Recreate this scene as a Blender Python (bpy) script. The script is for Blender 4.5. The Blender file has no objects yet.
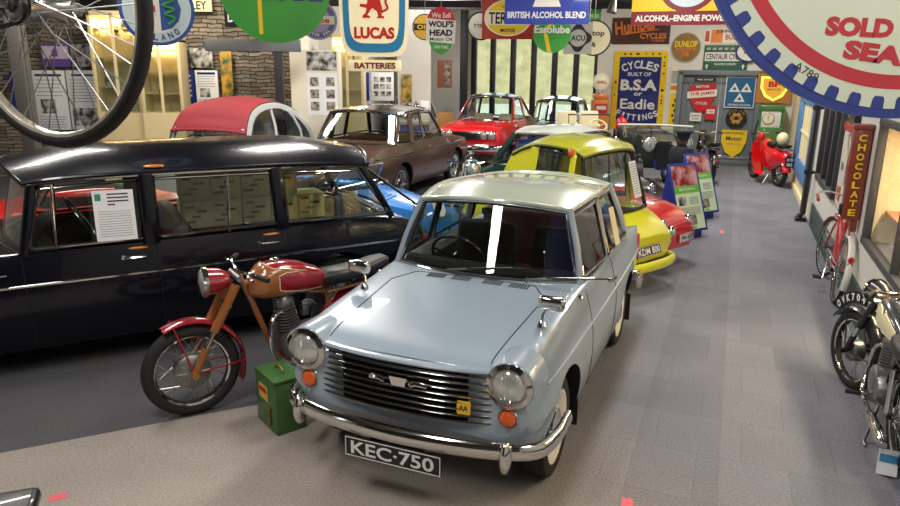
import bpy, bmesh, math, random
from mathutils import Vector, Matrix
from mathutils.bvhtree import BVHTree
random.seed(7)
PI = math.pi
SC = bpy.context.scene
COL = SC.collection

# ------------------------------------------------------------------ camera
FPX, PITCH, ROLL, CAMH = 694.865, 0.26014, 0.0094, 2.214
def _axes():
    cp, sp = math.cos(PITCH), math.sin(PITCH)
    r, f, u = Vector((1, 0, 0)), Vector((0, cp, -sp)), Vector((0, sp, cp))
    c, s = math.cos(ROLL), math.sin(ROLL)
    return c*r + s*u, -s*r + c*u, f
CR, CU, CF = _axes()
CP = Vector((0, 0, CAMH))
cam_data = bpy.data.cameras.new('camera')
cam_data.sensor_width = 36.0
cam_data.lens = FPX/900.0*36.0
cam_data.clip_end = 500
cam = bpy.data.objects.new('camera', cam_data)
COL.objects.link(cam)
cam.matrix_world = Matrix(((CR.x, CU.x, -CF.x, CP.x), (CR.y, CU.y, -CF.y, CP.y), (CR.z, CU.z, -CF.z, CP.z), (0, 0, 0, 1)))
SC.camera = cam

# ------------------------------------------------------------------ world, lights, exposure
SC.view_settings.view_transform = 'Standard'
SC.view_settings.look = 'None'
SC.view_settings.exposure = 0.0
SC.view_settings.gamma = 1.0
SC.view_settings.use_curve_mapping = False
world = bpy.data.worlds.new('world')
SC.world = world
world.use_nodes = True
_bg = world.node_tree.nodes['Background']
_bg.inputs[0].default_value = (0.93, 0.97, 1.0, 1)
_bg.inputs[1].default_value = 4.5
def area(name, loc, sx, sy, power, color=(1, 0.96, 0.9), rot=(0, 0, 0)):
    l = bpy.data.lights.new(name, 'AREA')
    l.shape = 'RECTANGLE'; l.size = sx; l.size_y = sy
    l.energy = power; l.color = color
    o = bpy.data.objects.new(name, l); COL.objects.link(o)
    o.location = loc; o.rotation_euler = rot
    return o
DIRZ = math.atan2(0.928, 0.372) - PI/2
LPOW = 0.80
for k, (x, y, p) in enumerate([(-1.9, 1.6, 140), (1.4, 0.9, 105), (-3.2, 5.2, 85), (1.0, 5.4, 120), (-1.8, 9.5, 190), (2.9, 10.0, 185), (5.0, 13.6, 230), (-0.3, 14.3, 230), (-5.2, 8.6, 160)]):
    area('ceiling_lamp', (x, y, 4.25), 0.55, 1.9, p*LPOW, (1, 0.955, 0.89), (0, 0, DIRZ))
area('ceiling_lamp', (-4.6, 11.6, 3.9), 1.6, 0.4, 60, (1, 0.85, 0.62), (math.radians(25), 0, 0))

# ------------------------------------------------------------------ helpers
def at(px, py, Y=None, z=None):
    "photo pixel -> world point at a known distance Y or height z"
    d = CF + (px-450)/FPX*CR + (253-py)/FPX*CU
    t = Y/d.y if Y is not None else (z-CAMH)/d.z
    return CP + t*d

def lin(c):
    def g(x):
        x = x/255.0
        return x/12.92 if x <= 0.04045 else ((x+0.055)/1.055)**2.4
    if isinstance(c, str):
        c = tuple(int(c[i:i+2], 16) for i in (0, 2, 4))
    return (g(c[0]), g(c[1]), g(c[2]), 1)

_M = {}
def mat(name, col='808080', rough=0.5, metal=0.0, coat=0.0, emit=0.0, noise=0.0, nscale=8.0, bump=0.0, spec=0.5):
    if name in _M: return _M[name]
    m = bpy.data.materials.new(name); m.use_nodes = True
    nt = m.node_tree; b = nt.nodes['Principled BSDF']
    c = lin(col)
    b.inputs['Base Color'].default_value = c
    b.inputs['Roughness'].default_value = rough
    b.inputs['Metallic'].default_value = metal
    b.inputs['Coat Weight'].default_value = coat
    b.inputs['Coat Roughness'].default_value = 0.04
    b.inputs['Specular IOR Level'].default_value = spec
    if emit:
        b.inputs['Emission Color'].default_value = c
        b.inputs['Emission Strength'].default_value = emit
    if noise or bump:
        tc = nt.nodes.new('ShaderNodeTexCoord')
        n = nt.nodes.new('ShaderNodeTexNoise'); n.inputs['Scale'].default_value = nscale
        n.inputs['Detail'].default_value = 5
        nt.links.new(tc.outputs['Object'], n.inputs['Vector'])
        if noise:
            mx = nt.nodes.new('ShaderNodeMix'); mx.data_type = 'RGBA'
            mx.inputs[6].default_value = tuple(x*(1-noise) for x in c[:3])+(1,)
            mx.inputs[7].default_value = tuple(min(1, x*(1+noise)) for x in c[:3])+(1,)
            nt.links.new(n.outputs[0], mx.inputs[0]); nt.links.new(mx.outputs[2], b.inputs['Base Color'])
        if bump:
            bp = nt.nodes.new('ShaderNodeBump'); bp.inputs['Strength'].default_value = bump
            nt.links.new(n.outputs[0], bp.inputs['Height']); nt.links.new(bp.outputs[0], b.inputs['Normal'])
    _M[name] = m
    return m

def glassmat(name, tint=(0.8, 0.84, 0.82), base=0.035, rough=0.0, ior=1.5):
    if name in _M: return _M[name]
    m = bpy.data.materials.new(name); m.use_nodes = True
    nt = m.node_tree; nt.nodes.clear()
    out = nt.nodes.new('ShaderNodeOutputMaterial')
    tr = nt.nodes.new('ShaderNodeBsdfTransparent'); tr.inputs[0].default_value = tint+(1,)
    gl = nt.nodes.new('ShaderNodeBsdfGlossy'); gl.inputs['Roughness'].default_value = rough
    fr = nt.nodes.new('ShaderNodeFresnel'); ge = nt.nodes.new('ShaderNodeNewGeometry'); mi = nt.nodes.new('ShaderNodeMath'); mi.operation = 'MULTIPLY_ADD'
    mi.inputs[1].default_value = 1.0/ior-ior; mi.inputs[2].default_value = ior            # same reflectance seen from either face
    nt.links.new(ge.outputs['Backfacing'], mi.inputs[0]); nt.links.new(mi.outputs[0], fr.inputs[0])
    ad = nt.nodes.new('ShaderNodeMath'); ad.operation = 'ADD'; ad.inputs[1].default_value = base; ad.use_clamp = True
    mx = nt.nodes.new('ShaderNodeMixShader')
    nt.links.new(fr.outputs[0], ad.inputs[0]); nt.links.new(ad.outputs[0], mx.inputs[0])
    nt.links.new(tr.outputs[0], mx.inputs[1]); nt.links.new(gl.outputs[0], mx.inputs[2])
    nt.links.new(mx.outputs[0], out.inputs[0])
    _M[name] = m
    return m

def paint(name, col, rough=0.3): return mat(name, col, rough, 0.0, 1.0)
CHROME = mat('chrome', 'D8D8D6', 0.09, 1.0)
STEEL = mat('steel', 'A9A9A8', 0.3, 1.0)
ALLOY = mat('cast_alloy', '8E8D8A', 0.42, 0.9, noise=0.25, nscale=30)
RUBBER = mat('tyre_rubber', '1C1B1B', 0.75)
BLACK = mat('black_enamel', '0E0E10', 0.35, 0, 0.5)
DARK = mat('dark_void', '0A0A0B', 0.85)
SEAL = mat('rubber_seal', '141414', 0.6)
WHITE = mat('white_enamel', 'E9E7E0', 0.4)
CREAM = mat('cream_paint', 'E6D8AF', 0.5)
GLASS = glassmat('window_glass')
DGLASS = glassmat('tinted_glass', (0.55, 0.6, 0.6), 0.06)
LENS = mat('lamp_lens', 'C9CCCB', 0.12, 0.55, 1.0)
AMBER = mat('amber_lens', 'D2571C', 0.2, 0, 1.0)
REDL = mat('red_lens', 'B31414', 0.2, 0, 1.0)
LEATHER = mat('black_leather', '1A1918', 0.45, noise=0.2, nscale=40, bump=0.1)
PAPER = mat('paper', 'E8E9EC', 0.7)
INK = mat('ink', '26262A', 0.7)
PWHITE = mat('plate_white', 'E4E4E2', 0.4)
PBLACK = mat('plate_black', '111113', 0.4)

class MB:
    "collects shapes and links them as one mesh object"
    def __init__(s):
        s.v = []; s.f = []; s.m = []; s.s = []; s.mats = []; s.T = Matrix.Identity(4)
    def mi(s, m):
        if m not in s.mats: s.mats.append(m)
        return s.mats.index(m)
    def add(s, vs, fs, m, smooth=True):
        o = len(s.v); k = s.mi(m)
        s.v += [tuple(s.T @ Vector(v)) for v in vs]
        for f in fs:
            s.f.append(tuple(i+o for i in f)); s.m.append(k); s.s.append(smooth)
        return s
    def box(s, c, d, m, R=None, bev=0.0, seg=2):
        bm = bmesh.new(); bmesh.ops.create_cube(bm, size=1)
        bmesh.ops.scale(bm, vec=d, verts=bm.verts)
        if bev: bmesh.ops.bevel(bm, geom=bm.edges[:], offset=bev, segments=seg, profile=0.5, affect='EDGES')
        A = Matrix.Translation(c) @ (R.to_4x4() if R else Matrix.Identity(4))
        bm.verts.index_update()
        s.add([A @ v.co for v in bm.verts], [[v.index for v in f.verts] for f in bm.faces], m, bool(bev))
        bm.free(); return s
    def tube(s, pts, r, m, n=8, closed=False, cap=True, flat=None):
        "r: radius, list of radii; flat=(up, ratio) squashes the section"
        P = [Vector(p) for p in pts]; N = len(P)
        rr = r if isinstance(r, (list, tuple)) else [r]*N
        vs = []; fs = []; pn = None
        for i in range(N):
            a = P[i-1] if (i > 0 or closed) else P[i]
            b = P[(i+1) % N] if (i < N-1 or closed) else P[i]
            t = (b-a).normalized()
            if flat:
                u = Vector(flat[0]); q = t.cross(u).normalized(); u = q.cross(t).normalized()
            else:
                if pn is None:
                    u = Vector((0, 0, 1)) if abs(t.z) < 0.9 else Vector((1, 0, 0))
                else: u = pn
                q = t.cross(u).normalized(); u = q.cross(t).normalized(); pn = u
            k = flat[1] if flat else 1.0
            for j in range(n):
                a_ = 2*PI*j/n
                vs.append(P[i] + rr[i]*(math.cos(a_)*u*1.0 + math.sin(a_)*q*k))
        M_ = N if closed else N-1
        for i in range(M_):
            i2 = (i+1) % N
            for j in range(n):
                j2 = (j+1) % n
                fs.append((i*n+j, i*n+j2, i2*n+j2, i2*n+j))
        if cap and not closed:
            fs.append(tuple(range(n))[::-1]); fs.append(tuple((N-1)*n+j for j in range(n)))
        return s.add(vs, fs, m)
    def cyl(s, a, b, r, m, r2=None, n=20): return s.tube([a, b], [r, r if r2 is None else r2], m, n)
    def lathe(s, prof, o, ax, m, n=28, ref=None, cap=True):
        "prof: list of (radius, height along ax)"
        o = Vector(o); ax = Vector(ax).normalized()
        u = Vector(ref) if ref else (Vector((0, 0, 1)) if abs(ax.z) < 0.9 else Vector((1, 0, 0)))
        q = ax.cross(u).normalized(); u = q.cross(ax).normalized()
        vs = []; fs = []
        for (r, h) in prof:
            for j in range(n):
                a = 2*PI*j/n
                vs.append(o + ax*h + max(r, 1e-4)*(math.cos(a)*u + math.sin(a)*q))
        for i in range(len(prof)-1):
            for j in range(n):
                j2 = (j+1) % n
                fs.append((i*n+j, i*n+j2, (i+1)*n+j2, (i+1)*n+j))
        return s.add(vs, fs, m)
    def grid(s, rows, m, closed_u=False):
        nu = len(rows[0]); vs = [p for r in rows for p in r]; fs = []
        for i in range(len(rows)-1):
            for j in range(nu if closed_u else nu-1):
                j2 = (j+1) % nu
                fs.append((i*nu+j, i*nu+j2, (i+1)*nu+j2, (i+1)*nu+j))
        return s.add(vs, fs, m)
    def prism(s, poly, o, right, up, depth, m, smooth=False):
        "poly in 2D on plane (right, up); extruded by depth along right x up, front face at o"
        o, r, u = Vector(o), Vector(right).normalized(), Vector(up).normalized(); nrm = r.cross(u)
        n = len(poly)
        fr = [o + r*x + u*y for x, y in poly]; bk = [p - nrm*depth for p in fr]
        fs = [tuple(range(n)), tuple(range(2*n-1, n-1, -1))]
        for i in range(n):
            j = (i+1) % n
            fs.append((i, n+i, n+j, j))
        return s.add(fr+bk, fs, m, smooth)
    def ball(s, c, r, m, n=16, k=10):
        rx, ry, rz = r if isinstance(r, (tuple, list)) else (r, r, r)
        rows = []
        for i in range(k+1):
            a = PI*i/k; rows.append([(c[0]+rx*math.sin(a)*math.cos(2*PI*j/n), c[1]+ry*math.sin(a)*math.sin(2*PI*j/n), c[2]+rz*math.cos(a)) for j in range(n)])
        return s.grid(rows, m, True)
    def text(s, t, o, right, up, w, h, m, depth=0.002, bold=0.0):
        "text fitted into a w x h box centred on o (h is the height of the letters)"
        vs, fs, bb = text_geo(t, bold)
        o, r, u = Vector(o), Vector(right).normalized(), Vector(up).normalized(); nrm = r.cross(u)
        sx = w/max(1e-6, bb[2]-bb[0]); sy = h/max(1e-6, bb[3]-bb[1])
        cx, cy = (bb[0]+bb[2])/2, (bb[1]+bb[3])/2
        return s.add([o + r*(v[0]-cx)*sx + u*(v[1]-cy)*sy + nrm*depth for v in vs], fs, m, False)
    def arctext(s, t, o, right, up, R, a0, a1, h, m, depth=0.002, bold=0.03, inward=False):
        o, r, u = Vector(o), Vector(right).normalized(), Vector(up).normalized()
        n = len(t)
        for i, ch in enumerate(t):
            if ch == ' ': continue
            a = math.radians(a0 + (a1-a0)*(i/(max(1, n-1))))
            p = o + r*R*math.cos(a) + u*R*math.sin(a)
            out = r*math.cos(a) + u*math.sin(a); tan = r*math.sin(a) - u*math.cos(a)
            if inward: out, tan = -out, -tan
            w = h*(0.35 if ch in "I.'1" else 0.72)
            s.text(ch, p, tan, out, w, h, m, depth, bold)
        return s
    def build(s, name, parent=None, angle=40):
        me = bpy.data.meshes.new(name)
        me.from_pydata(s.v, [], s.f)
        for m in s.mats: me.materials.append(m)
        me.polygons.foreach_set('material_index', s.m)
        me.polygons.foreach_set('use_smooth', s.s)
        bm = bmesh.new(); bm.from_mesh(me)
        bmesh.ops.remove_doubles(bm, verts=bm.verts, dist=1e-5)
        bm.to_mesh(me); bm.free()
        me.set_sharp_from_angle(angle=math.radians(angle))
        me.update()
        o = bpy.data.objects.new(name, me); COL.objects.link(o)
        if parent: o.parent = parent
        return o

_TX = {}
def text_geo(t, bold):
    k = (t, bold)
    if k in _TX: return _TX[k]
    cu = bpy.data.curves.new('t', 'FONT'); cu.body = t; cu.size = 1; cu.offset = bold; cu.resolution_u = 3
    o = bpy.data.objects.new('t', cu); COL.objects.link(o)
    dg = bpy.context.evaluated_depsgraph_get(); dg.update()
    me = bpy.data.meshes.new_from_object(o.evaluated_get(dg))
    vs = [(v.co.x, v.co.y) for v in me.vertices]; fs = [tuple(p.vertices) for p in me.polygons]
    xs = [v[0] for v in vs] or [0]; ys = [v[1] for v in vs] or [0]
    _TX[k] = (vs, fs, (min(xs), min(ys), max(xs), max(ys)))
    bpy.data.objects.remove(o); bpy.data.curves.remove(cu); bpy.data.meshes.remove(me)
    return _TX[k]

def thing(name, label, cat, loc=(0, 0, 0), rotz=0.0, group=None):
    o = bpy.data.objects.new(name, None); COL.objects.link(o)
    o.location = loc; o.rotation_euler = (0, 0, rotz); o.empty_display_size = 0.1
    return tag(o, label, cat, group)
def tag(o, label, cat, group=None, kind=None):
    o['label'] = label; o['category'] = cat
    if group: o['group'] = group
    if kind: o['kind'] = kind
    return o
def struct(name, mb, parent=None, **k):
    o = mb.build(name, parent, **k)
    if parent is None: o['kind'] = 'structure'
    return o
def circ(R, n=40, a0=0.0, sx=1.0): return [(R*sx*math.cos(a0+2*PI*i/n), R*math.sin(a0+2*PI*i/n)) for i in range(n)]
def rrect(w, h, r, n=5):
    p = []
    for cx, cy, a in ((w/2-r, h/2-r, 0), (-w/2+r, h/2-r, 90), (-w/2+r, -h/2+r, 180), (w/2-r, -h/2+r, 270)):
        for i in range(n+1):
            t = math.radians(a+90*i/n); p.append((cx+r*math.cos(t), cy+r*math.sin(t)))
    return p
def spline(P, n):
    "Catmull-Rom through P, n samples per span"
    P = [Vector(p) for p in P]; out = []
    for i in range(len(P)-1):
        p0 = P[i-1] if i else P[i]*2-P[i+1]; p1, p2 = P[i], P[i+1]
        p3 = P[i+2] if i+2 < len(P) else p2*2-p1
        for k in range(n):
            t = k/n
            out.append(0.5*((2*p1)+(p2-p0)*t+(2*p0-5*p1+4*p2-p3)*t*t+(3*p1-p0-3*p2+p3)*t**3))
    out.append(P[-1]); return out
def hdg(f): return math.atan2(f[0], -f[1])
# ------------------------------------------------------------------ the building
D = Vector((0.372, 0.928, 0)).normalized(); N = Vector((D.y, -D.x, 0))
W0 = Vector((5.42, 10.12, 0)) - N*0.05
B0 = Vector((6.4, 17.0, 0))
RW = Matrix(((D.x, -N.x, 0, W0.x), (D.y, -N.y, 0, W0.y), (0, 0, 1, 0), (0, 0, 0, 1)))     # x along wall, y into the room
BW = Matrix(((N.x, D.x, 0, B0.x), (N.y, D.y, 0, B0.y), (0, 0, 1, 0), (0, 0, 0, 1)))       # x to the right, y away from the room

def carpet():
    m = bpy.data.materials.new('carpet_tiles'); m.use_nodes = True
    nt = m.node_tree; b = nt.nodes['Principled BSDF']; L = nt.links.new
    b.inputs['Roughness'].default_value = 0.92; b.inputs['Specular IOR Level'].default_value = 0.25
    tc = nt.nodes.new('ShaderNodeTexCoord')
    mp = nt.nodes.new('ShaderNodeMapping'); mp.inputs['Rotation'].default_value = (0, 0, -DIRZ)
    L(tc.outputs['Object'], mp.inputs['Vector'])
    sp = nt.nodes.new('ShaderNodeSeparateXYZ'); L(mp.outputs[0], sp.inputs[0])       # x across the aisle, y along it
    def math_(op, a, c):
        n = nt.nodes.new('ShaderNodeMath'); n.operation = op
        for k, v in enumerate((a, c)):
            if v is None: continue
            if isinstance(v, (int, float)): n.inputs[k].default_value = v
            else: L(v, n.inputs[k])
        return n.outputs[0]
    def mixc(f, a, c):
        n = nt.nodes.new('ShaderNodeMix'); n.data_type = 'RGBA'
        if isinstance(f, (int, float)): n.inputs[0].default_value = f
        else: L(f, n.inputs[0])
        for k, v in ((6, a), (7, c)):
            if isinstance(v, tuple): n.inputs[k].default_value = v
            else: L(v, n.inputs[k])
        return n.outputs[2]
    def noise(scale, detail=3):
        n = nt.nodes.new('ShaderNodeTexNoise'); n.inputs['Scale'].default_value = scale; n.inputs['Detail'].default_value = detail
        L(tc.outputs['Object'], n.inputs['Vector']); return n.outputs[0]
    br = nt.nodes.new('ShaderNodeTexBrick'); br.offset = 0.5
    for k, v in (('Scale', 1.0), ('Mortar Size', 0.003), ('Brick Width', 0.5), ('Row Height', 0.5), ('Bias', 0.0)): br.inputs[k].default_value = v
    br.inputs['Color1'].default_value = lin('7E7E86'); br.inputs['Color2'].default_value = lin('75757D'); br.inputs['Mortar'].default_value = lin('6E6E76')
    L(mp.outputs[0], br.inputs['Vector'])
    x, y = sp.outputs[0], sp.outputs[1]
    # sandy grey tiles laid at the near end, a darker blue-grey run along the aisle
    near = nt.nodes.new('ShaderNodeMapRange'); near.interpolation_type = 'SMOOTHSTEP'
    L(math_('ADD', y, math_('MULTIPLY', x, 0.8)), near.inputs[0]); near.inputs[1].default_value = 4.2; near.inputs[2].default_value = 2.0; near.inputs[3].default_value = 0; near.inputs[4].default_value = 1
    c = mixc(math_('MULTIPLY', near.outputs[0], 0.8), br.outputs[0], lin('A0958A'))
    strip = math_('MULTIPLY', math_('GREATER_THAN', x, -0.36), math_('LESS_THAN', x, 0.13))
    c = mixc(math_('MULTIPLY', strip, 0.2), c, lin('4C4D58'))
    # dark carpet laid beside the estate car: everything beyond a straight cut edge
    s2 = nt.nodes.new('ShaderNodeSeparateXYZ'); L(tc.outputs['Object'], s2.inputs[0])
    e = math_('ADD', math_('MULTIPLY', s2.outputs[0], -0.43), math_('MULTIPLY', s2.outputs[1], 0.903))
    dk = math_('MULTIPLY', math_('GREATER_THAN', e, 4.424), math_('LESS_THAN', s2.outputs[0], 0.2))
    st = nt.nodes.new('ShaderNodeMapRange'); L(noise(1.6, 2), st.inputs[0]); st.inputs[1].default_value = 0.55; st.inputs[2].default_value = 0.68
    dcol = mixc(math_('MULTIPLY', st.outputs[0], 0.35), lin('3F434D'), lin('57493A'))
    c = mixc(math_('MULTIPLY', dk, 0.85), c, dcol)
    w = nt.nodes.new('ShaderNodeMapRange'); L(noise(1.1, 4), w.inputs[0]); w.inputs[1].default_value = 0.3; w.inputs[2].default_value = 0.7; w.inputs[3].default_value = 0.86; w.inputs[4].default_value = 1.1
    f = nt.nodes.new('ShaderNodeMapRange'); L(noise(260, 2), f.inputs[0]); f.inputs[1].default_value = 0.25; f.inputs[2].default_value = 0.75; f.inputs[3].default_value = 0.6; f.inputs[4].default_value = 1.4
    f2 = nt.nodes.new('ShaderNodeMapRange'); L(noise(70, 2), f2.inputs[0]); f2.inputs[1].default_value = 0.25; f2.inputs[2].default_value = 0.75; f2.inputs[3].default_value = 0.8; f2.inputs[4].default_value = 1.2
    k = math_('MULTIPLY', math_('MULTIPLY', w.outputs[0], f.outputs[0]), f2.outputs[0])
    mul = nt.nodes.new('ShaderNodeVectorMath'); mul.operation = 'SCALE'; L(c, mul.inputs[0]); L(k, mul.inputs['Scale'])
    L(mul.outputs[0], b.inputs['Base Color'])
    bp = nt.nodes.new('ShaderNodeBump'); bp.inputs['Strength'].default_value = 0.5; bp.inputs['Distance'].default_value = 0.004
    L(noise(300, 2), bp.inputs['Height']); L(bp.outputs[0], b.inputs['Normal'])
    return m
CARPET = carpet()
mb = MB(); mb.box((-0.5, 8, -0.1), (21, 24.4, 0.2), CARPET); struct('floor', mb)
mb = MB()
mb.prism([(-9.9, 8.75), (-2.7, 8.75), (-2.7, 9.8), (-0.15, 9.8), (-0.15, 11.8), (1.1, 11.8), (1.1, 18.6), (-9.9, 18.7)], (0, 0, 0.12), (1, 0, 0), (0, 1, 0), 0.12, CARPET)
struct('floor_platform', mb)

PLASTER = mat('white_plaster', 'DEDBD3', 0.8, noise=0.05, nscale=3)
CEIL = mat('ceiling_paint', '5E5A54', 0.9)
BEAM = mat('dark_steel_beam', '1D1E22', 0.5)
def stone():
    m = bpy.data.materials.new('dry_stone'); m.use_nodes = True
    nt = m.node_tree; b = nt.nodes['Principled BSDF']; L = nt.links.new
    b.inputs['Roughness'].default_value = 0.9
    tc = nt.nodes.new('ShaderNodeTexCoord'); sp = nt.nodes.new('ShaderNodeSeparateXYZ'); L(tc.outputs['Object'], sp.inputs[0])
    n = nt.nodes.new('ShaderNodeTexNoise'); n.inputs['Scale'].default_value = 4.5; L(tc.outputs['Object'], n.inputs['Vector'])
    cb = nt.nodes.new('ShaderNodeCombineXYZ')
    a = nt.nodes.new('ShaderNodeMath'); a.operation = 'ADD'; L(sp.outputs[0], a.inputs[0]); L(sp.outputs[1], a.inputs[1])
    w = nt.nodes.new('ShaderNodeMath'); w.operation = 'MULTIPLY_ADD'; L(n.outputs[0], w.inputs[0]); w.inputs[1].default_value = 0.10; L(sp.outputs[2], w.inputs[2])
    L(a.outputs[0], cb.inputs[0]); L(w.outputs[0], cb.inputs[1])
    br = nt.nodes.new('ShaderNodeTexBrick'); br.offset = 0.37; br.squash = 1.6; br.squash_frequency = 3
    for k, v in (('Scale', 1.0), ('Mortar Size', 0.008), ('Brick Width', 0.27), ('Row Height', 0.068), ('Mortar Smooth', 0.4)): br.inputs[k].default_value = v
    br.inputs['Color1'].default_value = lin('978C7C'); br.inputs['Color2'].default_value = lin('5F5951'); br.inputs['Mortar'].default_value = lin('2B2722')
    L(cb.outputs[0], br.inputs['Vector'])
    n2 = nt.nodes.new('ShaderNodeTexNoise'); n2.inputs['Scale'].default_value = 9; n2.inputs['Detail'].default_value = 6; L(tc.outputs['Object'], n2.inputs['Vector'])
    mx = nt.nodes.new('ShaderNodeMix'); mx.data_type = 'RGBA'; mx.blend_type = 'MULTIPLY'; mx.inputs[0].default_value = 0.7
    L(br.outputs[0], mx.inputs[6]); L(n2.outputs[0], mx.inputs[7]); 
    g = nt.nodes.new('ShaderNodeMix'); g.data_type = 'RGBA'; g.blend_type = 'ADD'; g.inputs[0].default_value = 0.5; L(mx.outputs[2], g.inputs[6]); L(mx.outputs[2], g.inputs[7])
    L(g.outputs[2], b.inputs['Base Color'])
    bp = nt.nodes.new('ShaderNodeBump'); bp.inputs['Strength'].default_value = 1.0; bp.inputs['Distance'].default_value = 0.04
    L(br.outputs[1], bp.inputs['Height']); bp.invert = True; L(bp.outputs[0], b.inputs['Normal'])
    return m
STONE = stone()

# right-hand wall: green skirting, white wall, windows
GREENP = mat('dark_green_paint', '2C3D36', 0.5)
GREYW = mat('grey_white_wall', 'C9C7BF', 0.75, noise=0.06, nscale=4)
BLUEF = mat('blue_frame_paint', '4F7FB0', 0.5)
FRAME = mat('dark_window_frame', '3B3C3E', 0.5)
mb = MB(); mb.T = RW
T0, T1 = -12.9, 6.9
mb.box(((0.7+T1)/2, -0.1, 2.3), (T1-0.7, 0.2, 4.6), CREAM)          # cream-rendered far stretch
mb.box(((T0+0.7)/2, -0.1, 0.36), (0.7-T0, 0.2, 0.72), GREYW)
mb.box(((T0+0.7)/2, -0.1, 3.2), (0.7-T0, 0.2, 2.8), GREYW)
for a, b_ in ((-0.15, 0.7), (-4.3, -2.0), (T0, -8.3)): mb.box(((a+b_)/2, -0.1, 1.26), (b_-a, 0.2, 1.09), GREYW)
struct('wall_right', mb)
mb = MB(); mb.T = RW
mb.box((-6.05, 0.012, 0.165), (12.1, 0.024, 0.33), GREENP, bev=0.004)
mb.box((2.42, 0.02, 0.06), (2.9, 0.04, 0.12), CREAM, bev=0.004)
struct('baseboard_right', mb)
# blue-framed window with cream panes, far right
win = thing('window_1', '', '', tuple(W0), 0); del win['label']; del win['category']; win['kind'] = 'structure'
win.matrix_world = RW
mb = MB()
for c, d in (((2.42, 0.03, 0.52), (3.36, 0.06, 0.32)), ((2.42, 0.03, 1.74), (3.36, 0.06, 0.16)), ((1.06, 0.03, 1.13), (0.64, 0.06, 1.06)), ((3.68, 0.03, 1.13), (0.84, 0.06, 1.06))):
    mb.box(c, d, BLUEF, bev=0.006)
mb.build('window_frame', win)
mb = MB(); mb.box((2.32, 0.012, 1.15), (1.96, 0.02, 1.06), mat('cream_blind', 'E9DDB4', 0.6)); mb.build('window_pane', win)
mb = MB()
for k in range(1, 4): mb.box((1.38+1.9*k/4, 0.03, 1.15), (0.045, 0.03, 1.06), CREAM)
mb.box((2.32, 0.03, 1.15), (1.96, 0.03, 0.045), CREAM)
mb.build('glazing_bar', win)
# dark window with upright bars
win = thing('window_2', '', '', tuple(W0)); del win['label']; del win['category']; win['kind'] = 'structure'; win.matrix_world = RW
mb = MB()
for c, d in (((-1.08, 0.01, 0.76), (1.9, 0.08, 0.08)), ((-1.08, 0.01, 1.8), (1.9, 0.08, 0.08)), ((-0.15, 0.01, 1.28), (0.07, 0.08, 1.1)), ((-2.0, 0.01, 1.28), (0.07, 0.08, 1.1)), ((-0.75, 0.01, 1.28), (0.1, 0.07, 1.0)), ((-1.38, 0.01, 1.28), (0.1, 0.07, 1.0))):
    mb.box(c, d, FRAME, bev=0.006)
mb.build('window_frame', win)
mb = MB(); mb.box((-1.08, -0.06, 1.28), (1.86, 0.01, 1.04), DGLASS); mb.build('window_pane', win)
mb = MB(); mb.box((-1.08, -0.45, 1.28), (1.86, 0.02, 1.1), mat('grey_backing', '8F8E88', 0.8)); mb.build('back_panel', win)
# near window: a lit cream room with wooden shelves
win = thing('window_3', '', '', tuple(W0)); del win['label']; del win['category']; win['kind'] = 'structure'; win.matrix_world = RW
mb = MB()
for c, d in (((-6.3, 0.0, 0.74), (4.06, 0.07, 0.06)), ((-6.3, 0.0, 1.80), (4.06, 0.07, 0.06)), ((-4.33, 0.0, 1.26), (0.06, 0.07, 1.1)), ((-5.6, 0.0, 1.26), (0.05, 0.06, 1.1)), ((-7.0, 0.0, 1.26), (0.05, 0.06, 1.1)), ((-8.27, 0.015, 1.26), (0.09, 0.11, 1.1))):
    mb.box(c, d, FRAME, bev=0.006)
mb.build('window_frame', win)
mb = MB(); mb.box((-6.3, -0.02, 1.26), (3.9, 0.008, 1.0), glassmat('thin_pane', (.93, .94, .92), 0.0, 0.0, 1.16)); mb.build('window_pane', win)
mb = MB(); mb.box((-6.3, -0.75, 1.26), (4.1, 0.04, 1.2), CREAM); mb.box((-4.352, -0.38, 1.26), (0.03, 0.70, 1.04), CREAM); mb.box((-8.3, -0.42, 1.26), (0.04, 0.64, 1.2), CREAM)
mb.box((-6.3, -0.42, 0.68), (4.1, 0.66, 0.04), mat('pale_wood', 'C99E66', 0.5)); mb.box((-6.3, -0.42, 1.84), (4.1, 0.66, 0.04), CREAM)
mb.build('back_panel', win)
mb = MB(); mb.box((-6.3, -0.40, 1.02), (3.8, 0.60, 0.03), mat('orange_wood', 'B9783E', 0.45)); mb.build('shelf', win)
l = bpy.data.lights.new('shelf_lamp', 'AREA'); l.shape = 'RECTANGLE'; l.size = 3.0; l.size_y = 0.1; l.energy = 90; l.color = (1, 0.86, 0.62)
o = bpy.data.objects.new('shelf_lamp', l); COL.objects.link(o); o.matrix_world = RW @ Matrix.Translation((-6.3, -0.35, 1.79))
# back wall
mb = MB(); mb.T = BW
def bwbox(s0, s1, z0, z1, y0=0.0, y1=0.2, m=PLASTER): mb.box(((s0+s1)/2, (y0+y1)/2, (z0+z1)/2), (s1-s0, y1-y0, z1-z0), m)
bwbox(-2.95, -0.93, 0, 4.6); bwbox(0.86, 1.75, 0, 4.6); bwbox(-0.93, 0.86, 2.2, 4.6); bwbox(-6.35, -2.95, 3.3, 4.6); bwbox(-9.6, -6.35, 0, 4.6)
struct('wall_back', mb)
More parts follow.
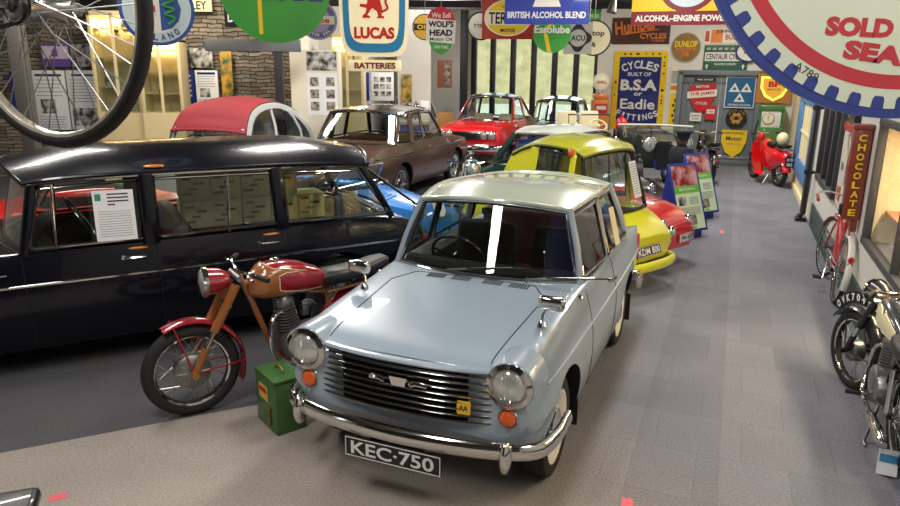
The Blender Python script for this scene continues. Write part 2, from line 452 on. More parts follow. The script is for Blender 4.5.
# grey double door
GREYD = mat('grey_door_paint', '6F777D', 0.5, noise=0.08, nscale=6)
door = thing('door_1', '', ''); del door['label']; del door['category']; door['kind'] = 'structure'; door.matrix_world = BW
mb = MB()
for c, d in (((-0.93, 0.06, 1.1), (0.12, 0.26, 2.2)), ((0.86, 0.06, 1.1), (0.12, 0.26, 2.2)), ((-0.035, 0.06, 2.16), (1.9, 0.26, 0.12))): mb.box(c, d, GREYD, bev=0.01)
mb.build('door_frame', door)
for s0, s1 in ((-0.87, -0.002), (0.002, 0.8)):
    mb = MB(); w = s1-s0; c = (s0+s1)/2
    mb.box((c, 0.1, 1.05), (w, 0.05, 2.1), GREYD)
    for k in range(7): mb.box((s0+w*(k+0.5)/7, 0.07, 1.05), (w/7-0.012, 0.02, 2.06), GREYD, bev=0.004)
    mb.box((c, 0.045, 0.12), (w, 0.03, 0.2), GREYD, bev=0.004); mb.box((c, 0.045, 2.0), (w, 0.03, 0.16), GREYD, bev=0.004)
    mb.build('door_leaf', door)
mb = MB(); mb.ball((-0.08, 0.02, 1.05), 0.035, mat('brass', 'B08C45', 0.25, 1.0)); mb.cyl((-0.08, 0.06, 1.05), (-0.08, 0.02, 1.05), 0.015, _M['brass']); mb.build('door_knob', door)
mb = MB(); mb.box((0.45, 0.03, 0.16), (0.62, 0.02, 0.05), STEEL, bev=0.004); mb.build('kick_plate', door)
mb = MB(); mb.T = BW
mb.box((-0.035, -0.03, 0.02), (1.9, 0.12, 0.04), mat('threshold', '55585A', 0.6)); struct('trim_1', mb)
# glazed wall to the outside
win = thing('window_4', '', ''); del win['label']; del win['category']; win['kind'] = 'structure'; win.matrix_world = BW
mb = MB()
for k in range(7):
    s = -6.3+3.36*k/6; mb.box((s, 0.08, 1.65), (0.2 if k in (0, 6) else 0.15, 0.09, 3.3), BEAM, bev=0.01)
mb.box((-4.63, 0.08, 3.24), (3.5, 0.2, 0.12), BEAM); mb.box((-4.63, 0.08, 0.06), (3.5, 0.2, 0.12), BEAM)
mb.build('window_frame', win)
for k in range(6):
    mb = MB(); mb.box((-6.3+3.36*(k+0.5)/6, 0.12, 1.65), (0.4, 0.012, 3.1), GLASS); mb.build('window_pane', win)
# left-hand walls
mb = MB()
mb.box((-6.8, 13.15, 2.3), (8.0, 0.3, 4.6), STONE); struct('wall_left', mb)
mb = MB()
mb.box((-2.45, 15.35, 2.3), (1.3, 0.3, 4.6), PLASTER); mb.box((-.86, 16.6, 2.3), (.76, 0.3, 4.6), PLASTER); mb.box((-2.95, 14.3, 2.3), (0.3, 1.9, 4.6), PLASTER); mb.box((-1.95, 17.9, 2.3), (0.2, 5.0, 4.6), PLASTER)
struct('wall_side', mb)
mb = MB(); mb.box((-10.7, 6.0, 2.3), (0.2, 16.0, 4.6), PLASTER); mb.box((-2.5, -2.6, 2.3), (17, 0.2, 4.6), mat('dark_boarding', '35302B', .8)); struct('wall_rear', mb)
mb = MB(); mb.box((-0.5, 8.6, 4.65), (21, 23, 0.1), CEIL); struct('ceiling', mb)
mb = MB()
mb.tube([(-2.8, 14.6, 3.5), (5.2, 14.6, 3.5)], 0.12, BEAM, 4); mb.box((1.0, 15.3, 3.52), (4.2, 0.14, 0.26), BEAM)
struct('beam', mb)
# dark column standing among the cars and the pillar behind the wheel
mb = MB(); p = at(464, 60, Y=18.4); mb.box((p.x, p.y, 1.9), (0.2, 0.2, 3.6), BEAM, bev=0.01); struct('pillar', mb)
mb = MB(); p = at(25, 80, Y=9.3); mb.box((p.x-0.03, p.y, 2.3), (0.17, 0.17, 4.6), mat('grey_pillar', '5B5955', 0.6), bev=0.01); struct('pillar', mb)
mb = MB(); p = at(279, 70, Y=11.9); mb.box((p.x, p.y, 1.5), (0.13, 0.13, 3.0), BEAM, bev=0.01)
a, b_ = at(206, 46, Y=11.9), at(300, 45, Y=11.9); mb.box(((a.x+b_.x)/2, 11.9, (a.z+b_.z)/2), (b_.x-a.x, 0.16, 0.19), mat('grey_lintel', '63676A', 0.6), bev=0.008)
struct('beam', mb)
# downpipe on the right wall
mb = MB(); mb.T = RW
mb.tube([(0.28, 0.1, 4.5), (0.28, 0.1, 0.12), (0.28, 0.16, 0.06)], 0.045, BLACK, 12); mb.box((0.28, 0.12, 0.03), (0.16, 0.16, 0.06), BLACK, bev=0.01)
for z in (0.75, 1.7, 2.8): mb.lathe([(0.045, -0.03), (0.06, -0.03), (0.06, 0.03), (0.045, 0.03)], (0.28, 0.1, z), (0, 0, 1), BLACK); mb.box((0.28, 0.035, z), (0.05, 0.05, 0.04), BLACK)
o = mb.build('downpipe'); tag(o, 'black cast downpipe beside the blue framed window on the right', 'pipe')
# outdoors beyond the glass
mb = MB(); mb.box((0, 52, -0.3), (160, 65, 0.2), mat('pale_yard', 'C9C8BA', 0.9, noise=0.12, nscale=0.3)); struct('ground', mb)
WOOD = mat('autumn_wood', '8F8761', 0.95, noise=0.55, nscale=1.1)
mb = MB(); rows = []
for i in range(60):
    z = -0.3 + 10.0*(i/59.0)
    rows.append([((j-80)*0.5, 50 + 0.2*i + random.uniform(-.03, .03), z + 0.12*math.sin(j*1.7+i)) for j in range(161)])
mb.grid(rows, WOOD)
o = mb.build('treeline'); tag(o, 'brown and green wooded bank outside beyond the glazed wall', 'trees', kind='stuff')
# ------------------------------------------------------------------ cars: builders
def loft_body(secs, m_body, m_in, arches, name, parent, levels=2, crease=0.55, arch_r=0.34, extra_crease=()):
    "secs: (y, wS, zS, wM, zM, wT, zT, zC, open); local x across, y to the rear, z up"
    vs = []; fs = []; mi = []; NP = 15
    for (y, wS, zS, wM, zM, wT, zT, zC, op) in secs:
        h = [(0, zS), (wS*0.92, zS), (wS, zS+0.05), (wM, zM), (wT, zT)]
        if op: h += [(wT-0.07, zT-0.012), (wT-0.10, zT-0.45), (0, zT-0.5)]
        else: h += [(wT*0.62, zT+(zC-zT)*0.72), (wT*0.3, zT+(zC-zT)*0.94), (0, zC)]
        ring = [(x, y, z) for x, z in h] + [(-x, y, z) for x, z in h[-2:0:-1]]
        vs += ring
    NP = 14
    for i in range(len(secs)-1):
        op = secs[i][8] and secs[i+1][8] or (secs[i][8] != secs[i+1][8])
        for j in range(NP):
            j2 = (j+1) % NP
            fs.append((i*NP+j, i*NP+j2, (i+1)*NP+j2, (i+1)*NP+j))
            mi.append(1 if (op and 5 <= j <= 8) else 0)
    for base, rev in ((0, False), ((len(secs)-1)*NP, True)):
        L = [base+k for k in range(8)]; R = [base] + [base+NP-k for k in range(1, 7)] + [base+7]
        for k in range(7):
            q = [L[k], R[k], R[k+1], L[k+1]]
            q = [v for i, v in enumerate(q) if v not in q[:i]]
            fs.append(tuple(q if not rev else q[::-1])); mi.append(0)
    me = bpy.data.meshes.new(name); me.from_pydata(vs, [], fs)
    me.materials.append(m_body); me.materials.append(m_in); me.materials.append(DARK)
    me.polygons.foreach_set('material_index', mi); me.polygons.foreach_set('use_smooth', [True]*len(fs))
    bm = bmesh.new(); bm.from_mesh(me); bm.normal_update()
    bmesh.ops.recalc_face_normals(bm, faces=bm.faces)
    cl = bm.edges.layers.float.new('crease_edge')
    bm.verts.ensure_lookup_table()
    for e in bm.edges:
        a, b = e.verts[0].index, e.verts[1].index
        ja, jb, ia, ib = a % NP, b % NP, a//NP, b//NP
        if ja == jb and ja in (4, 10): e[cl] = crease
        if ja == jb and ja in (2, 12): e[cl] = 0.4
        if ia == ib and ia in (0, len(secs)-1): e[cl] = max(e[cl], 0.5)
    bm.to_mesh(me); bm.free()
    o = bpy.data.objects.new(name, me); COL.objects.link(o)
    sm = o.modifiers.new('s', 'SUBSURF'); sm.levels = levels; sm.render_levels = levels
    cut = []
    for (y, z, r, x0) in arches:
        c = MB()
        for sg in (-1, 1): c.cyl((sg*x0, y, z), (sg*1.2, y, z), r, DARK, n=36)
        co = c.build('cut'); cut.append(co)
        bo = o.modifiers.new('b', 'BOOLEAN'); bo.operation = 'DIFFERENCE'; bo.object = co; bo.solver = 'EXACT'; bo.material_mode = 'TRANSFER'
    dg = bpy.context.evaluated_depsgraph_get(); dg.update()
    nm = bpy.data.meshes.new_from_object(o.evaluated_get(dg))
    o.modifiers.clear(); o.data = nm; nm.name = name
    for c in cut:
        m_ = c.data; bpy.data.objects.remove(c); bpy.data.meshes.remove(m_)
    nm.set_sharp_from_angle(angle=math.radians(32))
    o.parent = parent
    bv = BVHTree.FromPolygons([v.co.copy() for v in nm.vertices], [tuple(p.vertices) for p in nm.polygons])
    return o, bv
def side_pts(bv, yz, sg=1, off=0.004):
    out = []
    for y, z in yz:
        h = bv.ray_cast(Vector((sg*2.5, y, z)), Vector((-sg, 0, 0)))
        if h[0] is not None: out.append(h[0] + Vector((sg*off, 0, 0)))
    return out
def top_pts(bv, xy, off=0.004):
    out = []
    for x, y in xy:
        h = bv.ray_cast(Vector((x, y, 3)), Vector((0, 0, -1)))
        if h[0] is not None: out.append(h[0] + Vector((0, 0, off)))
    return out
def front_pts(bv, xz, off=0.004, sg=-1):
    out = []
    for x, z in xz:
        h = bv.ray_cast(Vector((x, sg*8, z)), Vector((0, -sg, 0)))
        if h[0] is not None: out.append(h[0] + Vector((0, sg*off, 0)))
    return out
def lerp(a, b, n): return [tuple(a[k]+(b[k]-a[k])*i/n for k in range(len(a))) for i in range(n+1)]

def wheel(parent, x, y, r, w, sg, m_rim, hub=CHROME, white=False, name='wheel', turn=0.0):
    root = bpy.data.objects.new(name, None); COL.objects.link(root); root.parent = parent
    root.location = (x, y, r); root.rotation_euler = (0, 0, turn)
    mb = MB(); q = r*0.70
    mb.lathe([(q, -w*0.42), (r*0.86, -w*0.5), (r*0.97, -w*0.42), (r, -w*0.25), (r, w*0.25), (r*0.97, w*0.42), (r*0.86, w*0.5), (q, w*0.42)], (0, 0, 0), (sg, 0, 0), RUBBER, 36)
    mb.build('tyre', root)
    mb = MB()
    mb.lathe([(q+0.012, w*0.40), (q+0.012, w*0.44), (q-0.02, w*0.40), (q-0.05, w*0.2), (q*0.55, w*0.28), (q*0.5, w*0.3), (0, w*0.3)], (0, 0, 0), (sg, 0, 0), m_rim, 32)
    mb.lathe([(q+0.01, -w*0.42), (q*0.8, -w*0.3), (0, -w*0.3)], (0, 0, 0), (sg, 0, 0), DARK, 24)
    mb.build('rim', root)
    mb = MB(); mb.lathe([(q*0.52, w*0.28), (q*0.5, w*0.40), (q*0.3, w*0.5), (0, w*0.52)], (0, 0, 0), (sg, 0, 0), hub, 28); mb.build('hubcap', root)
    return root

def cabin(root, P, mr, mp, roof_crown=0.07, bf=0.10, br=0.06, base_bulge=0.14, rear_bulge=0.08, pw=0.05, name_roof='roof', wins=None, mg=GLASS, rail=None, frame=CHROME, lining=None, pillar_skip=(), fp=None):
    "P: pillars front to rear, each ((bx,by,bz),(rx,ry,rz)); mirrored"
    lining = lining or mat('headlining', 'B9B2A4', 0.9)
    for sg in (1, -1):
        for i, (b, r) in enumerate(P):
            if i in pillar_skip: continue
            mb = MB()
            b = Vector((sg*b[0], b[1], b[2]-0.02)); r = Vector((sg*r[0], r[1], r[2]+0.005)); w = pw[i] if isinstance(pw, (list, tuple)) else pw
            mb.tube(spline([b, b.lerp(r, 0.5)+Vector((sg*0.012, 0, 0)), r], 4), w*0.5, (fp or mp) if i == 0 else mp, 8, flat=((0, 1, 0), 0.55))
            mb.build('pillar', root)
    # roof rails and roof skin
    rl = spline([p[1] for p in P], 6) if rail is None else spline(rail, 6)
    nu = 14; rows = []; L = len(rl)
    for i, p in enumerate(rl):
        t = i/(L-1.0)
        fb = -bf*max(0, 1-t*4)**1.5 + br*max(0, 1-(1-t)*4)**1.5
        row = []
        for j in range(nu+1):
            u = -1+2*j/nu; k = 1-abs(u)**2.4; k2 = 1-u*u
            e = min(1.0, 0.62+1.5*min(t, 1-t))
            row.append((p.x*u, p.y+fb*k2, p.z+0.015+roof_crown*k*e))
        rows.append(row)
    mb = MB(); mb.grid(rows, mr)
    mb.grid([[(x*0.985, y, z-0.022) for x, y, z in r] for r in rows], lining)
    for sg in (0, nu): mb.tube([r[sg] for r in rows], 0.016, mr, 8)
    mb.tube(rows[0], 0.014, mr, 8); mb.tube(rows[-1], 0.014, mr, 8)
    mb.build(name_roof, root)
    for sg in (1, -1):
        mb = MB(); mb.tube([(sg*(p.x+0.014), p.y, p.z-0.004) for p in rl], 0.009, frame, 6)
        mb.build('gutter', root)
    # windscreen and rear window
    def screen(nm, b, r, bb, rb, mfr, inset=0.05):
        n = 12; R = []
        for i in range(7):
            t = i/6.0; row = []
            for j in range(n+1):
                u = -1+2*j/n; k = 1-u*u
                x = (b[0]*(1-t)+r[0]*t-inset*0.5)*u
                row.append((x, b[1]*(1-t)+r[1]*t+(bb*(1-t)+rb*t)*k, b[2]*(1-t)+r[2]*t+(roof_crown*0.55*k*t)))
            R.append(row)
        mb = MB(); mb.grid(R, mg); g = mb.build(nm, root)
        loop = R[0] + [q[-1] for q in R[1:]] + R[-1][-2::-1] + [q[0] for q in R[-2:0:-1]]
        mb = MB(); mb.tube(loop, 0.017, SEAL, 8, closed=True); mb.tube([Vector(p)+Vector((0, -0.012 if bb < 0 else 0.012, 0.004)) for p in loop], 0.007, mfr, 6, closed=True)
        mb.build('screen_seal', root)
        return R
    ws = screen('windscreen', P[0][0], P[0][1], -base_bulge, -bf*0.8, frame)
    rw = screen('rear_window', P[-1][0], P[-1][1], rear_bulge, br*0.8, frame)
    # side windows
    for sg in (1, -1):
        for i in (range(len(P)-1) if wins is None else wins):
            (b0, r0), (b1, r1) = P[i], P[i+1]
            b0, r0, b1, r1 = [Vector((sg*q[0], q[1], q[2])) for q in (b0, r0, b1, r1)]
            ib, ir = 0.025, 0.03
            db = (b1-b0).normalized()*0.035; dr = (r1-r0).normalized()*0.03 if (r1-r0).length > 0.12 else Vector((0, 0, 0))
            q = [b0+db+Vector((0, 0, ib)), b1-db+Vector((0, 0, ib)), r1-dr-Vector((0, 0, ir)), r0+dr-Vector((0, 0, ir))]
            mb = MB(); mb.grid([[q[0], q[1]], [q[3], q[2]]], mg); mb.build('window_glass', root)
            loop = []
            for k in range(4): loop += [q[k].lerp(q[(k+1) % 4], t) for t in (0.04, 0.5, 0.96)]
            mb = MB(); mb.tube(loop, 0.013, SEAL, 8, closed=True)
            mb.tube([p+Vector((sg*0.009, 0, 0)) for p in loop], 0.006, frame, 6, closed=True); mb.build('window_frame', root)
    return ws, rw, rl

def headlamp(parent, c, r, ax=(0, -1, 0), depth=0.06, name='headlamp', ring=1.16):
    mb = MB(); c = Vector(c)
    mb.lathe([(r*1.02, -depth), (r*ring, -0.01), (r*ring*1.01, 0.008), (r*1.04, 0.022), (r*0.98, 0.012), (r*0.95, 0.0)], c, ax, CHROME, 32)
    h = mb.build(name, parent)
    mb = MB(); mb.lathe([(r*0.97, 0.004), (r*0.8, 0.022), (r*0.5, 0.034), (0, 0.04)], c, ax, LENS, 28)
    for k in range(-4, 5): mb.tube([c+Vector(ax).normalized()*(0.036-0.03*(abs(k)/5)**2)+Vector((k*r*0.19, 0, z*r)) for z in (-0.75+0.06*abs(k), 0.75-0.06*abs(k))], 0.0022, CHROME, 4)
    mb.build('lens', h)
    return h
def plate(parent, c, w, h, txt, right=(1, 0, 0), up=(0, 0, 1), front=PBLACK, ink=PWHITE, border=True):
    c, r, u = Vector(c), Vector(right).normalized(), Vector(up).normalized(); nrm = r.cross(u)
    mb = MB(); mb.prism(rrect(w, h, 0.008), c, r, u, 0.012, front); p = mb.build('number_plate', parent)
    mb = MB()
    mb.text(txt, c, r, u, w*0.86, h*0.66, ink, 0.003, 0.02)
    if border:
        for s in (-1, 1):
            mb.prism([(-w/2+0.005, -0.002), (w/2-0.005, -0.002), (w/2-0.005, 0.002), (-w/2+0.005, 0.002)], c+u*s*(h/2-0.006)+nrm*0.002, r, u, 0.002, ink)
            mb.prism([(-0.002, -h/2+0.006), (0.002, -h/2+0.006), (0.002, h/2-0.006), (-0.002, h/2-0.006)], c+r*s*(w/2-0.006)+nrm*0.002, r, u, 0.002, ink)
    mb.build('lettering', p)
    return p
def seat(parent, c, w, m, hb=0.5, tilt=0.2, name='seat', d=0.45):
    "c: front bottom centre of the cushion; backrest towards +y"
    x, y, z = c
    mb = MB(); mb.box((x, y+d/2, z+0.09), (w, d, 0.18), m, bev=0.05, seg=3)
    mb.box((x, y+d+0.02+hb*tilt*0.5, z+0.12+hb*0.5), (w, 0.14, hb), m, Matrix.Rotation(-tilt, 3, 'X'), bev=0.055, seg=3)
    return mb.build(name, parent)
def steering(parent, c, r, m=BLACK, ax=(0, 0.85, 0.5), name='steering_wheel', spokes=2, tr=0.011):
    c = Vector(c); ax = Vector(ax).normalized(); u = Vector((1, 0, 0)); v = ax.cross(u)
    mb = MB(); mb.tube([c+r*(math.cos(a)*u+math.sin(a)*v) for a in [2*PI*k/28 for k in range(28)]], tr, m, 8, closed=True)
    for k in range(spokes):
        a = PI/2*0.2 + 2*PI*k/spokes; mb.tube([c-ax*0.02, c+r*(math.cos(a)*u+math.sin(a)*v)], 0.008, m, 6)
    mb.cyl(c-ax*0.3, c, 0.016, m); mb.lathe([(0.04, -0.03), (0.035, 0.01), (0, 0.015)], c, ax, m)
    return mb.build(name, parent)
def bumper(parent, pts, r, ratio=0.5, over=(), name='bumper', m=CHROME):
    P = spline(pts, 5)
    mb = MB(); mb.tube(P, r, m, 12, flat=((0, 0, 1), ratio))
    b = mb.build(name, parent)
    for (x, y, z, h) in over:
        mb = MB(); mb.ball((x, y, z), (0.032, 0.05, h), m, 14, 12); mb.build('overrider', b)
    return b
def door_handle(parent, p, sg, l=0.13):
    mb = MB(); p = Vector(p)
    mb.tube([p+Vector((sg*0.0, -l/2, 0)), p+Vector((sg*0.03, -l/2+0.015, 0)), p+Vector((sg*0.035, l*0.2, 0.0)), p+Vector((sg*0.03, l/2, 0))], [0.012, 0.012, 0.011, 0.006], CHROME, 8)
    mb.lathe([(0.018, 0), (0.016, 0.02), (0, 0.022)], p+Vector((0, -l/2, 0)), (sg, 0, 0), CHROME, 14)
    return mb.build('door_handle', parent)
def trim(parent, pts, r, m=CHROME, name='trim_strip'):
    if len(pts) < 2: return None
    mb = MB(); mb.tube(pts, r, m, 6); return mb.build(name, parent)
GAP = mat('panel_gap', '15171A', 0.8)
def side_line(root, bv, yz, sg, r=0.003, m=GAP, name='panel_gap', off=0.0):
    return trim(root, side_pts(bv, yz, sg, off), r, m, name)

# ------------------------------------------------------------------ the pale blue saloon in front
A_B = paint('pale_blue_paint', '94A3B2', 0.28)
A_R = paint('sage_roof_paint', 'AFB7A6', 0.25)
MAROON = mat('maroon_vinyl', '47201F', 0.5)
INT_D = mat('dark_interior', '191818', 0.8)
def build_saloon():
    root = thing('saloon_car', 'pale blue two-door saloon with sage roof, chrome grille and plate KEC 750', 'car', (-0.024, 3.768, 0), -0.394)
    S = [(-0.545, .58, .44, .68, .56, .60, .785, .805, 0), (-0.48, .66, .34, .745, .56, .64, .84, .84, 0), (-.25, .70, .24, .765, .60, .65, .87, .868, 0), (.15, .71, .2, .77, .62, .655, .90, .905, 0),
         (.50, .71, .2, .77, .62, .66, .92, .94, 0), (.66, .71, .2, .77, .62, .67, .93, .945, 0), (.80, .71, .2, .77, .62, .67, .93, .9, 1), (1.3, .71, .2, .775, .62, .68, .925, .9, 1), (1.85, .71, .2, .77, .62, .685, .925, .9, 1),
         (2.1, .70, .22, .765, .62, .69, .925, .9, 1), (2.24, .70, .24, .76, .62, .695, .925, .90, 0), (2.5, .68, .30, .75, .62, .70, .92, .84, 0), (2.72, .66, .36, .735, .60, .70, .90, .78, 0), (2.78, .62, .40, .69, .58, .66, .84, .74, 0)]
    body, bv = loft_body(S, A_B, INT_D, [(0.0, .30, .345, .46), (2.08, .29, .34, .46)], 'body', root, levels=3)
    for x, y in ((.62, 0.0), (.62, 2.08)):
        for sg in (-1, 1): wheel(root, sg*x, y, .285, .15, sg, mat('cream_rim', 'D9D5C6', 0.35))
    # scuttle, cabin
    P = [((.635, .655, .935), (.515, .80, 1.335)), ((.675, 1.30, .93), (.575, 1.30, 1.365)), ((.68, 2.10, .93), (.545, 1.98, 1.33))]
    ws, rw, rl = cabin(root, P, A_R, A_B, roof_crown=.075, bf=.10, br=.10, base_bulge=.17, rear_bulge=.10, pw=[.075, .05, .10])
    # hood panel gap, vents
    for sg in (-1, 1):
        trim(root, top_pts(bv, lerp((sg*.455, -.50), (sg*.50, .30), 16)+lerp((sg*.50, .30), (sg*.40, .47), 6), 0.0), .0035, GAP, 'panel_gap')
    trim(root, top_pts(bv, lerp((-.40, .47), (.40, .47), 20), 0.0), .003, GAP, 'panel_gap')
    for k in range(4):
        x0 = -.30+.17*k+(.04 if k > 1 else 0)
        mb = MB()
        for j in range(7):
            pts = top_pts(bv, lerp((x0+j*.018, .40), (x0+j*.018+.004, .46), 2), .002)
            if len(pts) > 1: mb.tube(pts, .0045, DARK, 4)
        mb.build('air_vent', root)
    mb = MB(); mb.lathe([(.016, 0), (.014, .02), (0, .025)], top_pts(bv, [(.33, .52)])[0], (0, 0, 1), CHROME, 12); mb.build('washer_jet', root)
    for xx in (-.2, .32):                                                     # wipers
        a = top_pts(bv, [(xx, .50)], .02)[0]
        mb = MB(); mb.tube([a, a+Vector((.20, .0, .035)), a+Vector((.42, .045, .05))], [.008, .006, .004], STEEL, 6)
        mb.tube([a+Vector((.14, -.015, .03)), a+Vector((.52, .055, .055))], .005, SEAL, 6); mb.build('wiper', root)
    # grille
    def gy(x): return -.578+.085*(abs(x)/.56)**2.4
    mb = MB(); n = 20
    xs = [-.60+1.2*k/n for k in range(n+1)]
    mb.grid([[(x*k, gy(x*k)+.004, z) for x in xs] for z, k in ((.505, 1.0), (.60, 1.0), (.66, .98), (.69, .83), (.785, .83))], mat('grille_backing', '1E1F23', 0.5, .5))
    g = mb.build('grille', root)
    for k in range(8):
        z = .522+.0345*k; hw = .492 if z > .655 else .60
        mb = MB(); mb.tube([(x*hw/.6, gy(x*hw/.6)-.012, z) for x in xs], .0085, CHROME, 8, flat=((0, 0, 1), 1.7)); mb.build('grille_bar', g)
    mb = MB(); mb.tube([(x*.50/.6, gy(x*.50/.6)-.010, .797) for x in xs], .014, A_B, 8, flat=((0, 0, 1), 1.8)); mb.build('grille_surround', g)
    y1 = gy(.1)-.02
    mb = MB(); mb.tube([(-.16, y1-.002, .690), (-.10, y1-.012, .697), (-.07, y1-.012, .685)], .015, CHROME, 8); mb.tube([(.16, y1-.002, .690), (.10, y1-.012, .697), (.07, y1-.012, .685)], .015, CHROME, 8)
    mb.prism([(-.05, .022), (.05, .022), (.036, -.024), (-.036, -.024)], (0, gy(0)-.03, .69), (1, 0, 0), (0, 0, 1), .03, CHROME); mb.build('bonnet_badge', g)
    bx = .345; by = gy(bx)-.026
    mb = MB(); mb.prism(rrect(.068, .068, .006), (bx, by, .60), (1, .1, 0), (0, 0, 1), .008, mat('badge_yellow', 'E8B81E', .4)); b = mb.build('club_badge', root)
    mb = MB(); mb.text('AA', (bx, by, .60), (1, .1, 0), (0, 0, 1), .046, .032, INK, .002, .02); mb.build('lettering', b)
    for sg in (-1, 1):
        mb = MB(); mb.lathe([(.128, .20), (.126, .03), (.120, -.008), (.10, -.015)], (sg*.572, -.545, .752), (0, 1, 0), A_B, 30); mb.build('lamp_pod', root)
        headlamp(root, (sg*.572, -.560, .752), .090, depth=.03, ring=1.28)
        mb = MB(); mb.lathe([(.058, -.06), (.055, .0), (.048, .012)], (sg*.566, -.545, .578), (0, -1, 0), CHROME, 24); i = mb.build('indicator', root)
        mb = MB(); mb.lathe([(.046, .0), (.040, .022), (.02, .034), (0, .036)], (sg*.566, -.547, .578), (0, -1, 0), AMBER, 22); mb.build('lens', i)
    # bumpers, plate, mirrors
    bumper(root, [(-.775, -.16, .44), (-.765, -.36, .425), (-.70, -.52, .415), (-.50, -.595, .41), (-.25, -.63, .405), (0, -.64, .40), (.25, -.63, .405), (.50, -.595, .41), (.70, -.52, .415), (.765, -.36, .425), (.775, -.16, .44)], .046, .55, over=[(-.62, -.575, .395, .088), (.575, -.60, .395, .088)])
    bumper(root, [(-.77, 2.5, .42), (-.72, 2.80, .40), (-.4, 2.9, .40), (0, 2.92, .40), (.4, 2.9, .40), (.72, 2.80, .40), (.77, 2.5, .42)], .05, .5, over=[(.5, 2.93, .4, .09), (-.5, 2.93, .4, .09)])
    plate(root, (-.01, -.665, .300), .55, .115, 'KEC\u00b7750')
    mb = MB(); mb.box((0, -.62, .345), (.3, .06, .02), DARK); mb.build('plate_bracket', root)
    for x, y, tx in ((.585, -.06, .1), (-.585, .10, -.1)):
        b = top_pts(bv, [(x, y)])[0]
        mb = MB(); mb.lathe([(.026, 0), (.018, .02), (.01, .03)], b, (0, 0, 1), CHROME, 14); mb.tube([b, b+Vector((0, .01, .06)), b+Vector((tx*.25, .02, .105))], .008, CHROME, 8)
        mb.box(b+Vector((tx*.45, .02, .125)), (.145, .05, .08), CHROME, bev=.022, seg=3); m_ = mb.build('wing_mirror', root)
        mb = MB(); mb.box(b+Vector((tx*.45, .047, .125)), (.125, .004, .06), LENS, bev=.001); mb.build('mirror_glass', m_)
    # sides: doors, waist trim, handles
    for sg in (-1, 1):
        side_line(root, bv, lerp((.62, .90), (.60, .55), 8)+lerp((.60, .55), (.66, .26), 8), sg)
        side_line(root, bv, lerp((1.40, .91), (1.42, .26), 14), sg)
        side_line(root, bv, lerp((.66, .26), (1.42, .26), 8), sg)
        trim(root, side_pts(bv, lerp((-.35, .70), (2.62, .70), 30), sg, .004), .007, A_B)
        h = side_pts(bv, [(1.28, .80)], sg, .002)
        if h: door_handle(root, h[0], sg)
        mb = MB(); mb.lathe([(.02, 0), (.018, .015), (0, .02)], side_pts(bv, [(.48, .89)], sg)[0], (sg, 0, .6), CHROME, 12); mb.build('washer', root)
        mb = MB(); mb.box((sg*.70, 2.66, .72), (.05, .10, .20), REDL, bev=.015); mb.build('tail_lamp', root)
        mb = MB(); mb.box((sg*.64, 2.45, .21), (.15, .012, .24), SEAL); mb.build('mud_flap', root)
        mb = MB(); mb.box((sg*.64, .40, .22), (.15, .012, .24), SEAL); mb.build('mud_flap', root)
    # inside
    mb = MB(); mb.tube([(-.58, .73, .93), (0, .60, .945), (.58, .73, .93)], .05, INT_D, 8); mb.box((0, .80, .86), (1.2, .12, .16), INT_D, bev=.04); mb.build('dashboard', root)
    seat(root, (-.31, 1.02, .42), .48, INT_D, .52); seat(root, (.31, 1.02, .42), .48, INT_D, .52)
    seat(root, (0, 1.66, .42), 1.14, MAROON, .52, name='rear_bench')
    steering(root, (-.30, .93, .93), .19)
    mb = MB(); mb.box((.0, .80, 1.30), (.16, .025, .045), BLACK, bev=.01); mb.cyl((0, .80, 1.33), (0, .78, 1.39), .006, BLACK); mb.build('rear_view_mirror', root)
    mb = MB(); mb.prism(rect_((.20, .28)), (.665, 1.62, 1.10), (0, 1, -.1), (-.28, .1, 1), .002, mat('cream_leaflet', 'D9C9A4', .7))
    o = mb.build('leaflet'); o.matrix_world = Matrix.Translation(root.location) @ Matrix.Rotation(root.rotation_euler[2], 4, 'Z'); tag(o, 'cream leaflet propped inside the pale blue saloon rear side window', 'leaflet')
    return root
def rect_(q): w, h = q; return [(-w/2, -h/2), (w/2, -h/2), (w/2, h/2), (-w/2, h/2)]
SALOON = build_saloon()
